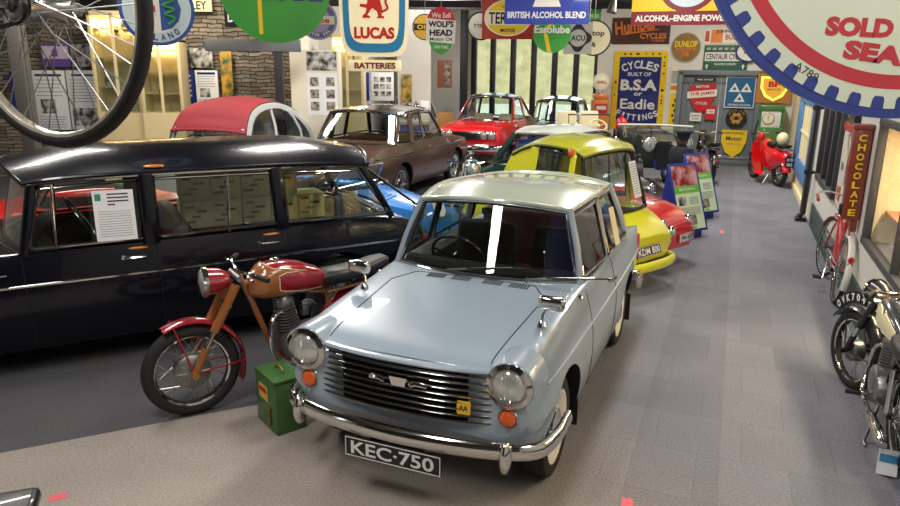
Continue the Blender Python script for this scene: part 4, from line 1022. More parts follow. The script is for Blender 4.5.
# ------------------------------------------------------------------ two-wheelers
def spoked(parent, c, R, tw, m_rim=CHROME, n=32, hub=.06, hubw=.10, turn=0.0, white=None, m_hub=ALLOY, drum=0.0, rimw=None, name='wheel'):
    "wheel in the local x-z plane, centred on c"
    root = bpy.data.objects.new(name, None); COL.objects.link(root); root.parent = parent; root.location = c; root.rotation_euler = (0, 0, turn)
    rimw = rimw or tw*.75
    mb = MB(); r0 = R-tw
    prof = [(r0+math.cos(a)*tw, math.sin(a)*tw*.92) for a in [2*PI*k/12 for k in range(13)]]
    mb.lathe(prof, (0, 0, 0), (0, 1, 0), RUBBER, 44)
    mb.build('tyre', root)
    if white:
        mb = MB()
        for s in (-1, 1): mb.lathe([(r0-tw*.3, s*tw*.90), (r0+tw*.3, s*tw*.93)], (0, 0, 0), (0, 1, 0), white, 44)
        mb.build('white_wall', root)
    mb = MB(); ri = r0-tw*.75
    mb.lathe([(ri+.012, -rimw), (ri-.004, -rimw*.8), (ri-.008, 0), (ri-.004, rimw*.8), (ri+.012, rimw), (ri+.004, rimw*.5), (ri+.004, -rimw*.5), (ri+.012, -rimw)], (0, 0, 0), (0, 1, 0), m_rim, 44)
    mb.build('rim', root)
    mb = MB()
    mb.lathe([(0, -hubw*.75), (.016, -hubw*.75), (.016, -hubw*.5), (hub, -hubw*.48), (hub, -hubw*.36), (hub*.7, -hubw*.2), (hub*.7, hubw*.2), (hub, hubw*.36), (hub, hubw*.48), (.016, hubw*.5), (.016, hubw*.75), (0, hubw*.75)], (0, 0, 0), (0, 1, 0), m_hub, 26)
    if drum:
        mb.lathe([(0, -hubw*.62), (drum*.35, -hubw*.62), (drum*.9, -hubw*.52), (drum, -hubw*.42), (drum, hubw*.3), (drum*.9, hubw*.4), (0, hubw*.4)], (0, 0, 0), (0, 1, 0), m_hub, 32)
        for k in range(10):
            a = 2*PI*k/10; mb.tube([(drum*.4*math.cos(a), -hubw*.63, drum*.4*math.sin(a)), (drum*.88*math.cos(a), -hubw*.55, drum*.88*math.sin(a))], .006, m_hub, 5)
    mb.build('hub', root)
    mb = MB(); hr = max(hub, drum*.9)
    for k in range(n):
        a = 2*PI*k/n; s = 1 if k % 2 else -1; b = a + (.55 if (k//2) % 2 else -.55)
        mb.tube([(hr*math.cos(b), s*hubw*.38, hr*math.sin(b)), (ri*math.cos(a), s*rimw*.1, ri*math.sin(a))], .0018 if R > .2 else .0015, STEEL, 4)
    mb.build('spokes', root)
    return root
def guard(parent, c, R, w, a0, a1, m, T=None, name='mudguard', n=16, lip=.35):
    mb = MB()
    if T: mb.T = T
    rows = []
    for i in range(n+1):
        a = math.radians(a0+(a1-a0)*i/n)
        rows.append([(c[0]+(R-lip*w*abs(u)**2.0)*math.cos(a), c[1]+u*w, c[2]+(R-lip*w*abs(u)**2.0)*math.sin(a)) for u in (-1, -.75, -.4, 0, .4, .75, 1)])
    mb.grid(rows, m); mb.grid([[(x, y, z) for x, y, z in r[::-1]] for r in [[(c[0]+(q[0]-c[0])*.985, q[1]*.96+c[1]*.04, c[2]+(q[2]-c[2])*.985) for q in r_] for r_ in rows]], m)
    return mb.build(name, parent)
def motorcycle(name, label, loc, rotz, R=.31, tw=.045, wb=1.25, tank=None, tank2=None, frame=BLACK, mg=None, fork=None, seatm=LEATHER, turn=0.0, lampm=None, plate_=None, white=None, seat2=True, lean=0.0, group=None, drum=.10, panel=None, forkcover=None, barw=1.0, front_tank=False):
    root = thing(name, label, 'motorcycle', loc, rotz, group)
    if lean: root.rotation_euler = (lean, 0, rotz)
    mg = mg or frame; fork = fork or frame
    pv = Vector((.33, 0, .88))                                       # steering head
    T = Matrix.Translation(pv) @ Matrix.Rotation(turn, 4, 'Z') @ Matrix.Translation(-pv)
    fc = T @ Vector((0, 0, R))
    spoked(root, fc, R, tw, turn=turn, drum=drum, white=white)
    spoked(root, (wb, 0, R), R, tw*1.08, drum=drum, white=white)
    guard(root, (0, 0, R), R+.045, .062, 148 if plate_ else 118, -25, mg, T, 'front_mudguard')
    guard(root, (wb, 0, R), R+.05, .068, 165, 15, mg, None, 'rear_mudguard')
    mb = MB(); mb.T = T
    for s in (-1, 1):
        mb.tube([(0, s*.085, R), (.085, s*.085, R+.16)], .024, fork, 12); mb.tube([(.085, s*.085, R+.16), (.14, s*.085, R+.26)], .017, CHROME, 10)
        mb.tube([(.14, s*.085, R+.26), (.30, s*.085, .86)], .030, forkcover or fork, 12)
        mb.lathe([(.022, -.03), (.022, .03), (0, .034)], (0, s*.10, R), (0, s, 0), fork, 12)
        mb.tube([(0, s*.09, R), (R+.03, s*.062, R+.02)], .006, mg, 6); mb.tube([(0, s*.09, R), (-.10, s*.062, R+.33)], .006, mg, 6)
    mb.tube([(.24, -.10, .73), (.24, .10, .73)], .02, CHROME, 8); mb.tube([(.32, -.11, .90), (.32, .11, .90)], .02, ALLOY, 8)
    mb.build('front_fork', root)
    mb = MB(); mb.T = T
    mb.tube(spline([(.42, -.34*barw, .94), (.36, -.22*barw, .955), (.34, -.06, .93), (.34, .06, .93), (.36, .22*barw, .955), (.42, .34*barw, .94)], 5), .0115, CHROME, 8)
    h = mb.build('handlebar', root)
    for s in (-1, 1):
        mb = MB(); mb.T = T; mb.tube([(.37, s*.24*barw, .953), (.43, s*.355*barw, .938)], .017, RUBBER, 10); mb.build('grip', h)
        mb = MB(); mb.T = T; mb.tube([(.36, s*.21*barw, .95), (.33, s*.24*barw, .945), (.35, s*.34*barw, .935)], .006, CHROME, 6); mb.build('lever', h)
    mb = MB(); mb.T = T
    mb.lathe([(.0, .17), (.05, .155), (.082, .09), (.09, .01), (.094, 0), (.09, -.01)], (.12, 0, .885), (1, 0, -.05), lampm or mg, 28); hl = mb.build('headlamp', root)
    mb = MB(); mb.T = T; mb.lathe([(.098, .014), (.100, -.006), (.088, -.016)], (.12, 0, .885), (1, 0, -.05), CHROME, 28); mb.build('lamp_rim', hl)
    mb = MB(); mb.T = T; mb.lathe([(.088, -.010), (.07, -.024), (0, -.034)], (.12, 0, .885), (1, 0, -.05), LENS, 24); mb.build('lens', hl)
    # frame
    mb = MB()
    mb.tube([(.34, 0, .90), (.40, 0, .76), (.56, 0, .30), (.68, 0, .22)], .021, frame, 10); mb.tube([(.36, 0, .84), (.70, 0, .72), (.98, 0, .66), (1.02, 0, .38)], .019, frame, 10); mb.tube([(.68, 0, .22), (1.0, 0, .26)], .02, frame, 10)
    for s in (-1, 1): mb.tube([(.98, s*.05, .40), (wb, s*.09, R)], .019, frame, 10); mb.tube([(.96, s*.06, .67), (1.42, s*.08, .70)], .013, frame, 8); mb.tube([(1.22, s*.10, .66), (wb-.01, s*.10, R+.03)], .022, CHROME, 10)
    mb.build('frame', root)
    # tank
    tank = tank or mg
    st = [(.39, .035, .045, .80), (.43, .075, .085, .815), (.50, .115, .12, .83), (.62, .13, .125, .83), (.76, .118, .11, .815), (.88, .085, .085, .79), (.95, .06, .06, .77)]
    mb = MB(); rows = []
    for (x, w, h, zc) in st:
        rows.append([(x, w*(abs(math.cos(a))**.72)*(1 if math.cos(a) > 0 else -1), zc+h*(abs(math.sin(a))**.8)*(1 if math.sin(a) > 0 else -1)) for a in [2*PI*k/24 for k in range(24)]])
    if tank2 and front_tank:
        NA = 48
        def tp(x, a):
            for i in range(len(st)-1):
                if x <= st[i+1][0] or i == len(st)-2: break
            f = (x-st[i][0])/(st[i+1][0]-st[i][0]); f2 = f*f*(3-2*f)*.4+f*.6
            w, h, zc = [st[i][j]+(st[i+1][j]-st[i][j])*f2 for j in (1, 2, 3)]
            return (x, w*(abs(math.cos(a))**.72)*(1 if math.cos(a) > 0 else -1), zc+h*(abs(math.sin(a))**.8)*(1 if math.sin(a) > 0 else -1))
        def xb(a):                                        # where the front colour gives way: a swept tongue along the flank
            s_ = math.sin(a)
            if s_ < -.80: return .93
            return .57-.13*max(0, s_-.5) + .20*math.exp(-((s_-.50)/.10)**2) + .34*max(0, min(1, (-.35-s_)/.45))**1.6
        A_ = [2*PI*k/NA for k in range(NA)]
        F_ = [[tp(.39+(xb(a)-.39)*i/16, a) for a in A_] for i in range(17)]; R_ = [[tp(xb(a)+(.95-xb(a))*i/10, a) for a in A_] for i in range(11)]
        mb.grid(F_, tank, True); mb.grid(R_, tank2, True); mb.add(F_[0], [tuple(range(NA))], tank); mb.add(R_[-1], [tuple(range(NA))[::-1]], tank2)
        mb.tube([(p[0], p[1]*1.008, p[2]+(.001 if p[2] > .8 else -.001)) for p in R_[0]], .0028, mat('cream_line', 'E5D9B8', .5), 5, closed=True)
    else:
        mb.grid(rows, tank, True); mb.add(rows[0], [tuple(range(24))], tank); mb.add(rows[-1], [tuple(range(24))[::-1]], tank)
    tk = mb.build('fuel_tank', root)
    if tank2 and not front_tank:
        for s in (-1, 1):
            mb = MB(); R2 = []
            for t in [k/14 for k in range(15)]:
                x = .50+.42*t; hw = .078*math.sin(PI*min(1, t*1.5+.12))**.6 if t < .55 else .078*(1-(t-.55)*.75)
                q = []
                for k in range(7):
                    a = (-hw*.9 + 1.9*hw*k/6)/.125
                    # interpolate tank section
                    for i in range(len(st)-1):
                        if st[i][0] <= x <= st[i+1][0]: break
                    f = (x-st[i][0])/(st[i+1][0]-st[i][0]); w, h, zc = [st[i][j]+(st[i+1][j]-st[i][j])*f for j in (1, 2, 3)]
                    ca, sa = math.cos(a), math.sin(a)
                    q.append((x, s*(w*abs(ca)**.72+.0025), zc+(h+.002)*abs(sa)**.8*(1 if sa > 0 else -1)))
                R2.append(q)
            mb.grid(R2, tank2)
            mb.tube([r[0] for r in R2]+[r[-1] for r in R2[::-1]], .0035, mat('cream_line', 'E5D9B8', .5), 5, closed=True); mb.build('tank_panel', tk)
    mb = MB(); mb.lathe([(.032, -.02), (.032, .012), (.02, .02), (0, .02)], (.60, 0, .955), (0, 0, 1), CHROME, 18); mb.build('filler_cap', tk)
    # engine
    mb = MB()
    mb.lathe([(0, -.12), (.09, -.12), (.115, -.10), (.12, -.03), (.12, .03), (.115, .10), (.09, .12), (0, .12)], (.70, 0, .36), (0, 1, 0), ALLOY, 24)
    mb.lathe([(0, -.11), (.08, -.11), (.095, -.08), (.095, .08), (.08, .11), (0, .11)], (.86, 0, .36), (0, 1, 0), ALLOY, 24)
    mb.box((.77, 0, .33), (.26, .17, .17), ALLOY, bev=.03); e = mb.build('engine', root)
    mb = MB(); ax = Vector((-.14, 0, 1)).normalized()
    for k in range(8): mb.lathe([(.05, -.006), (.088-.002*k, -.005), (.088-.002*k, .005), (.05, .006)], Vector((.67, 0, .47))+ax*(.021*k), ax, ALLOY, 22)
    mb.lathe([(.055, -.02), (.055, .17), (.075, .175), (.075, .20), (.05, .235), (0, .24)], Vector((.67, 0, .47)), ax, ALLOY, 22); mb.build('cylinder', e)
    mb = MB(); mb.tube(spline([(.62, -.03, .60), (.52, -.08, .56), (.50, -.11, .36), (.62, -.14, .22), (.95, -.15, .22)], 5), .018, CHROME, 10); mb.tube([(.95, -.15, .22), (1.02, -.15, .22), (1.50, -.16, .27), (1.56, -.16, .275)], [.02, .036, .04, .02], CHROME, 14); mb.build('exhaust', root)
    mb = MB(); mb.lathe([(.022, 0), (.03, .05), (.02, .08)], (.78, 0, .60), (1, 0, .05), ALLOY, 14); mb.box((.80, 0, .56), (.05, .06, .08), ALLOY, bev=.01); mb.build('carburettor', root)
    # seat
    mb = MB(); rows = []
    for (x, w, z0, z1) in ((.93, .07, .72, .80), (.97, .10, .715, .825), (1.10, .115, .715, .82), (1.28, .11, .73, .825), (1.40, .10, .75, .845), (1.48, .075, .775, .85), (1.50, .05, .79, .835)):
        rows.append([(x, w*(abs(math.cos(a))**.5)*(1 if math.cos(a) > 0 else -1), (z0+z1)/2+(z1-z0)/2*(abs(math.sin(a))**.7)*(1 if math.sin(a) > 0 else -1)) for a in [2*PI*k/20 for k in range(20)]])
    mb.grid(rows, seatm, True); mb.add(rows[0], [tuple(range(20))], seatm); mb.add(rows[-1], [tuple(range(20))[::-1]], seatm); mb.build('seat', root)
    mb = MB()
    for s in (-1, 1): mb.tube([(.72, s*.12, .25), (.72, s*.25, .25)], .011, STEEL, 8); mb.tube([(.72, s*.17, .25), (.72, s*.27, .25)], .017, RUBBER, 10)
    mb.tube([(.90, .13, .34), (.90, .16, .34), (.98, .16, .52), (.98, .22, .53)], .009, STEEL, 8)
    mb.build('footrests', root)
    mb = MB()
    for s in (-1, 1): mb.tube([(.88, s*.08, .24), (1.02, s*.16, .012)], .012, STEEL, 8); mb.tube([(1.0, s*.16, .012), (1.08, s*.16, .012)], .011, STEEL, 8)
    mb.build('centre_stand', root)
    mb = MB(); mb.tube([(wb-.02, .105, R+.05), (.86, .105, .42)], .010, STEEL, 6); mb.tube([(wb-.02, .105, R-.05), (.86, .105, .30)], .010, STEEL, 6); mb.build('chain', root)
    mb = MB(); mb.box((wb+R+.045, 0, R+.17), (.05, .06, .05), REDL, bev=.012); mb.build('tail_lamp', root)
    if plate_:
        for s in (-1, 1):
            mb = MB(); mb.T = T
            pts = []
            for k in range(9): a = math.radians(142-58*k/8); pts.append((R*0+(R+.062)*math.cos(a), (R+.062)*math.sin(a)))
            outer = [((R+.155)*math.cos(math.radians(142-58*k/8)), (R+.155)*math.sin(math.radians(142-58*k/8))) for k in range(9)]
            mb.grid([[(x, s*.006, R+z) for x, z in pts], [(x, s*.006, R+z) for x, z in outer]], PBLACK)
            pl = mb.build('front_plate', root) if s == -1 else mb.build('front_plate_back', root)
            if s == -1:
                mb = MB(); mb.T = T; mb.arctext(plate_, (0, -.007, R), (1, 0, 0), (0, 0, 1), R+.108, 137, 89, .062, PWHITE, .001, .04); mb.build('lettering', pl)
    return root

BRONZE = paint('bronze_paint', '93582A', .25); CRIM = paint('crimson_paint', '8E1020', .22)
DUC = motorcycle('motorcycle', 'crimson and bronze vintage motorcycle with black seat beside the navy estate', (-1.64, 4.12, 0), math.radians(40), tank=BRONZE, tank2=CRIM, frame=BRONZE, mg=CRIM, fork=BRONZE, lampm=CRIM, drum=.115, turn=math.radians(-8), front_tank=True)
T = Matrix.Translation(DUC.location) @ Matrix.Rotation(DUC.rotation_euler[2], 4, 'Z')
mb = MB(); mb.grid([[(.98, -.17, .33), (1.16, -.17, .36)], [(1.02, -.155, .50), (1.13, -.15, .52)], [(1.03, -.14, .60), (1.05, -.14, .61)]], PAPER)
for k in range(4): mb.prism([(-.05+.01*k, -.003), (.05-.01*k, -.003), (.05-.01*k, .003), (-.05+.01*k, .003)], (1.07, -.172+.008*k, .38+.035*k), (1, 0, 0), (0, .2, 1), .001, _M['grey_ink'])
o = mb.build('paper_label'); o.matrix_world = T; tag(o, 'white paper label hung on the crimson motorcycle beside its engine', 'label')
DKG = paint('charcoal_paint', '22252A', .3)
hd = Vector((-.372, -.928))
BSA = motorcycle('motorcycle', 'dark charcoal motorcycle with front plate OVK 704 and cream tank panel by the right wall', (3.02, 4.62, 0), math.atan2(hd.y, hd.x), R=.33, barw=.72, tank=DKG, tank2=mat('cream_tank_panel', 'D8CFA8', .35), frame=BLACK, mg=DKG, fork=BLACK, lampm=BLACK, turn=math.radians(22), plate_='OVK704', drum=.09)
BSA.scale = (.87, .87, .87)
TEAL = paint('teal_paint', '2F6F74', .25)
TEALB = motorcycle('motorcycle', 'teal and cream motorcycle facing forward beyond the pale blue saloon roof', (.30, 9.35, 0), math.radians(90), tank=TEAL, tank2=mat('cream_tank_panel', 'D8CFA8', .35), frame=BLACK, mg=TEAL, fork=ALLOY, lampm=TEAL)
BLKB = motorcycle('motorcycle', 'black vintage motorcycle parked before the grey double doors', (5.45, 15.3, 0), math.radians(-98), tank=BLACK, tank2=None, frame=BLACK, mg=BLACK, fork=BLACK)
MOPED = thing('moped', 'bright red scooter-like moped with leg shields and rear plate beside the green pump', 'moped', (6.50, 14.85, 0), math.radians(-90))
def build_moped(root):
    RM = RED2
    spoked(root, (0, 0, .29), .29, .045, white=None, drum=.07); spoked(root, (1.15, 0, .29), .29, .05, drum=.07)
    guard(root, (0, 0, .29), .345, .085, 150, -30, RM, None, 'front_mudguard', lip=.8); guard(root, (1.15, 0, .29), .35, .085, 170, 5, RM, None, 'rear_mudguard', lip=.8)
    mb = MB()
    for s in (-1, 1): mb.tube([(0, s*.08, .29), (.22, s*.07, .82)], .022, RM, 10)
    mb.tube([(.22, 0, .82), (.27, 0, .95)], .03, RM, 10); mb.build('front_fork', root)
    mb = MB(); mb.tube(spline([(.42, -.31, .97), (.32, -.18, 1.0), (.27, 0, .97), (.32, .18, 1.0), (.42, .31, .97)], 5), .012, CHROME, 8); h = mb.build('handlebar', root)
    for s in (-1, 1): mb = MB(); mb.tube([(.33, s*.2, .995), (.43, s*.325, .965)], .018, RUBBER, 8); mb.build('grip', h)
    for s in (-1, 1):
        mb = MB(); mb.grid([[(.26, s*.06, .84), (.30, s*.20, .82), (.36, s*.27, .76)], [(.34, s*.06, .52), (.38, s*.22, .50), (.44, s*.28, .46)], [(.46, s*.06, .24), (.52, s*.22, .22), (.60, s*.27, .20)], [(.70, s*.08, .20), (.80, s*.20, .19), (.82, s*.24, .18)]], RM); mb.build('leg_shield', root)
    mb = MB()
    rows = []
    for (x, w, z0, z1) in ((.34, .06, .60, .86), (.46, .12, .48, .88), (.66, .14, .30, .80), (.86, .15, .28, .76), (1.1, .15, .36, .74), (1.32, .11, .46, .70), (1.42, .06, .50, .64)):
        rows.append([(x, w*(abs(math.cos(a))**.6)*(1 if math.cos(a) > 0 else -1), (z0+z1)/2+(z1-z0)/2*math.sin(a)) for a in [2*PI*k/18 for k in range(18)]])
    mb.grid(rows, RM, True); mb.add(rows[-1], [tuple(range(18))[::-1]], RM); mb.build('body_panel', root)
    mb = MB(); mb.box((.84, 0, .80), (.30, .26, .10), LEATHER, bev=.04, seg=3); mb.build('seat', root)
    mb = MB(); mb.box((1.18, 0, .80), (.26, .22, .05), LEATHER, bev=.02); mb.tube([(1.05, -.1, .76), (1.42, -.1, .74), (1.42, .1, .74), (1.05, .1, .76)], .012, CHROME, 8); mb.build('rear_carrier', root)
    mb = MB(); mb.ball((1.10, 0, .93), (.13, .11, .13), CREAM, 16, 10); mb.build('pillion_pad', root)
    mb = MB(); mb.lathe([(.08, 0), (.085, .04), (.05, .12), (0, .14)], (.10, 0, .87), (1, 0, 0), RM, 22); mb.lathe([(.075, -.006), (.05, -.015), (0, -.02)], (.10, 0, .87), (1, 0, 0), LENS, 20); mb.build('headlamp', root)
    mb = MB(); mb.prism(rrect(.17, .20, .01), (1.50, 0, .52), (0, 1, 0), (0, 0, 1), .01, PBLACK); p = mb.build('number_plate', root)
    mb = MB(); mb.text('XYB', (1.50, 0, .565), (0, 1, 0), (0, 0, 1), .13, .06, PWHITE, .002, .03); mb.text('382', (1.50, 0, .475), (0, 1, 0), (0, 0, 1), .12, .06, PWHITE, .002, .03); mb.build('lettering', p)
    mb = MB(); mb.box((1.47, 0, .66), (.05, .07, .05), REDL, bev=.012); mb.build('tail_lamp', root)
    mb = MB(); mb.tube([(.80, -.05, .22), (.90, -.20, .012), (.97, -.2, .012)], .012, STEEL, 8); mb.build('stand', root)
build_moped(MOPED)

# red and white bicycle leaning on the wall
REDB = paint('cycle_red', 'C0232B', .3)
def build_bicycle():
    root = thing('bicycle', 'red bicycle with white mudguards leaning on the wall below the chocolate machine', 'bicycle', (3.80, 6.55, 0), math.atan2(.928, .372)+PI)
    # local x: rearwards is +x; front wheel at x=-1.06 further along the wall
    root.rotation_euler = (math.radians(-6), 0, root.rotation_euler[2])
    R = .33
    spoked(root, (0, 0, R), R, .019, n=36, hub=.03, hubw=.09); spoked(root, (-1.04, 0, R), R, .019, n=36, hub=.025, hubw=.08, turn=math.radians(12))
    guard(root, (0, 0, R), R+.022, .030, 175, -18, mat('guard_white', 'DDDAD2', .4), None, 'rear_mudguard'); guard(root, (-1.04, 0, R), R+.022, .030, 150, 15, REDB, Matrix.Translation((-1.04, 0, 0)) @ Matrix.Rotation(math.radians(12), 4, 'Z') @ Matrix.Translation((1.04, 0, 0)), 'front_mudguard')
    mb = MB()
    mb.tube([(-.50, 0, .28), (-.36, 0, .80)], .016, REDB, 10); mb.tube([(-.50, 0, .28), (-.84, 0, .66)], .017, REDB, 10); mb.tube(spline([(-.42, 0, .52), (-.62, 0, .60), (-.85, 0, .80)], 5), .015, REDB, 10); mb.tube([(-.83, 0, .62), (-.87, 0, .84)], .019, REDB, 10)
    for s in (-1, 1): mb.tube([(-.50, s*.03, .28), (0, s*.055, R)], .010, REDB, 8); mb.tube([(-.38, s*.02, .74), (0, s*.055, R)], .008, REDB, 8)
    mb.build('frame', root)
    mb = MB()
    for s in (-1, 1): mb.tube([(-.84, s*.03, .64), (-.95, s*.045, .45), (-1.04, s*.045, R)], .011, REDB, 8)
    mb.build('front_fork', root)
    mb = MB(); mb.tube([(-.87, 0, .84), (-.89, 0, .93)], .013, CHROME, 8); mb.tube(spline([(-.56, -.29, .90), (-.74, -.29, .93), (-.93, -.18, .95), (-.95, 0, .93), (-.93, .18, .95), (-.74, .29, .93), (-.56, .29, .90)], 6), .011, CHROME, 8); h = mb.build('handlebar', root)
    for s in (-1, 1): mb = MB(); mb.tube([(-.68, s*.29, .922), (-.55, s*.29, .898)], .017, mat('grip_red', '9E2A30', .6), 8); mb.build('grip', h)
    mb = MB()
    mb.tube([(-.95, -.13, .94), (-1.02, -.10, .88), (-.86, 0, .72)], .003, SEAL, 5); mb.tube([(-.95, .13, .94), (-1.0, .10, .88), (-.86, 0, .70)], .003, SEAL, 5); mb.build('brake_cables', root)
    mb = MB(); mb.tube([(-.36, 0, .80), (-.345, 0, .87)], .012, CHROME, 8)
    mb.grid([[(-.58, -.02, .90), (-.58, 0, .91), (-.58, .02, .90)], [(-.48, -.035, .905), (-.48, 0, .92), (-.48, .035, .905)], [(-.34, -.09, .90), (-.34, 0, .925), (-.34, .09, .90)], [(-.26, -.10, .90), (-.25, 0, .925), (-.26, .10, .90)], [(-.23, -.06, .87), (-.23, 0, .88), (-.23, .06, .87)]], LEATHER); mb.box((-.30, 0, .885), (.14, .14, .03), LEATHER, bev=.012); mb.build('saddle', root)
    mb = MB(); mb.lathe([(.085, -.004), (.09, 0), (.085, .004)], (-.50, -.05, .28), (0, 1, 0), CHROME, 28); mb.tube([(-.50, -.06, .28), (-.44, -.075, .12)], .009, CHROME, 6); mb.tube([(-.50, .06, .28), (-.56, .075, .44)], .009, CHROME, 6); c = mb.build('crank', root)
    for (x, y, z) in ((-.44, -.13, .12), (-.56, .13, .44)): mb = MB(); mb.box((x, y, z), (.09, .08, .022), RUBBER, bev=.006); mb.build('pedal', c)
    mb = MB(); mb.tube([(-.50, -.05, .37), (0, -.05, .37)], .005, STEEL, 6); mb.tube([(-.50, -.05, .19), (0, -.05, .29)], .005, STEEL, 6); mb.build('chain', root)
    mb = MB(); mb.lathe([(.0, -.01), (.028, -.01), (.03, 0), (.02, .012), (0, .015)], (.315, 0, .52), (1, 0, .1), REDL, 18); mb.prism(rrect(.05, .12, .01), (.325, 0, .43), (0, 1, 0), (-.2, 0, 1), .01, REDL); mb.build('reflector', root)
    mb = MB()
    for s in (-1, 1): mb.tube([(.0, s*.06, R), (.12, s*.05, .66), (-.34, s*.05, .70)], .005, CHROME, 6)
    mb.build('guard_stays', root)
    return root
build_bicycle()

# racing-cycle rear end hung overhead at the near left
def build_hung():
    root = thing('bicycle', 'steel-rimmed bicycle wheel with hub and chain hung overhead at the near left', 'bicycle', (0, 0, 0))
    c = Vector((-1.0, 1.8, 2.35))
    root.location = c; root.rotation_euler = (0, 0, math.radians(-23))
    spoked(root, (0, 0, 0), .345, .019, m_rim=mat('pale_rim', 'C6C0AE', .3, .6), n=40, hub=.036, hubw=.13, m_hub=STEEL, rimw=.016)
    mb = MB()
    for k, (r, y) in enumerate(((.045, -.075), (.038, -.085))):
        mb.lathe([(r, -.002), (r+.004, 0), (r, .002), (.02, .002), (.02, -.002)], (0, y, 0), (0, 1, 0), STEEL, 22)
    mb.tube([(0, -.12, 0), (0, .12, 0)], .007, STEEL, 8); mb.lathe([(.016, -.01), (.016, .01), (0, .012)], (0, -.115, 0), (0, -1, 0), CHROME, 8); mb.build('sprocket', root)
    FR = mat('frame_lilac_grey', '6E6A78', .35, .2, .5)
    mb = MB()
    for s in (-1, 1): mb.tube([(0, s*.085, 0), (-.46, s*.03, .02)], .011, FR, 8); mb.tube([(0, s*.085, 0), (-.30, s*.03, .52)], .009, FR, 8)
    mb.tube([(-.46, 0, .02), (-.30, 0, .56)], .015, FR, 10); mb.build('frame', root)
    mb = MB()
    for z in (1, -1):
        P0, P1 = Vector((0, -.08, z*.042)), Vector((-.46, -.08, z*.085-.03))
        for k in range(34):
            a = P0.lerp(P1, k/34); b = P0.lerp(P1, (k+.62)/34); mb.box((a+b)/2, (.0095, .006, .009), DARK, Matrix.Rotation(-math.atan2(P1.z-P0.z, P1.x-P0.x), 3, 'Y'))
        mb.tube([P0, P1], .0022, STEEL, 5)
    mb.build('chain', root)
    mb = MB(); mb.lathe([(.085, -.002), (.09, 0), (.085, .002), (.06, .002), (.06, -.002)], (-.46, -.08, -.03), (0, 1, 0), STEEL, 30); mb.build('chainring', root)
    mb = MB(); mb.tube([(-.30, 0, .56), (-.30, 0, 2.3)], .006, STEEL, 6); mb.build('hanging_wire', root)
build_hung()
# ------------------------------------------------------------------ signs and posters
def enam(n, c, r=.35): return mat(n, c, r, 0, .5)
S_BLUE = enam('sign_blue', '1E2A72'); S_RED = enam('sign_red', 'C4202C'); S_YEL = enam('sign_yellow', 'EBC51C'); S_WHI = enam('sign_white', 'E4E2DA'); S_GRN = enam('sign_green', '3C8C34'); S_DGRN = enam('sign_dark_green', '1F5C4C'); S_CREAM = enam('sign_cream', 'E9E2C4'); S_BLK = enam('sign_black', '17171A'); S_BRN = enam('sign_brown', '4A2B22'); S_ORG = enam('sign_orange', 'E07A2C'); S_MAR = enam('sign_maroon', '7C1A26'); S_LBL = enam('sign_light_blue', '2E86B8'); S_GREY = enam('sign_grey', 'AFAFA8'); S_SAGE = enam('sign_sage', 'C3CBB8')
XR, ZU = Vector((1, 0, 0)), Vector((0, 0, 1))
class Sign:
    "flat board with raised-enamel layers; origin at its centre, right/up axes"
    def __init__(s, name, label, c, right=XR, up=ZU, cat='sign', group=None):
        s.root = thing(name, label, cat, (0, 0, 0), 0, group); s.c = Vector(c); s.r = Vector(right).normalized(); s.u = (Vector(up) - Vector(up).dot(s.r)*s.r).normalized(); s.n = s.r.cross(s.u)
        s.root.location = s.c; s.board = MB(); s.let = MB(); s.k = 0
    def P(s, x, y, d=0.0): return s.r*x + s.u*y + s.n*d
    def base(s, poly, m, depth=.012): s.board.prism(poly, (0, 0, 0), s.r, s.u, depth, m); return s
    def layer(s, poly, m, x=0, y=0):
        s.k += 1; s.board.prism(poly, s.P(x, y, .0012*s.k), s.r, s.u, .001*s.k, m); return s
    def txt(s, t, x, y, w, h, m, bold=.02, tilt=0.0, d=.0):
        r = s.r*math.cos(tilt)+s.u*math.sin(tilt); u = -s.r*math.sin(tilt)+s.u*math.cos(tilt)
        s.let.text(t, s.P(x, y, .0012*(s.k+1)+d), r, u, w, h, m, .001, bold); return s
    def arc(s, t, R, a0, a1, h, m, x=0, y=0, inward=False, bold=.03):
        s.let.arctext(t, s.P(x, y, .0012*(s.k+1)), s.r, s.u, R, a0, a1, h, m, .001, bold, inward); return s
    def done(s, hang=None):
        s.board.build('board', s.root)
        if s.let.v: s.let.build('lettering', s.root)
        if hang:
            mb = MB()
            for x, y in hang: mb.tube([s.P(x, y, -.006), s.P(x, y, -.006)+Vector((0, 0, 4.6-s.c.z-y))], .006, STEEL, 6)
            mb.build('hanging_wires', s.root)
        return s.root
def rect(w, h): return [(-w/2, -h/2), (w/2, -h/2), (w/2, h/2), (-w/2, h/2)]
def ring(R, r, n=40):
    a = circ(R, n); b = circ(r, n); return a, b
def wallpt(s, z, off=.03): return B0 + N*s - D*off + Vector((0, 0, z))

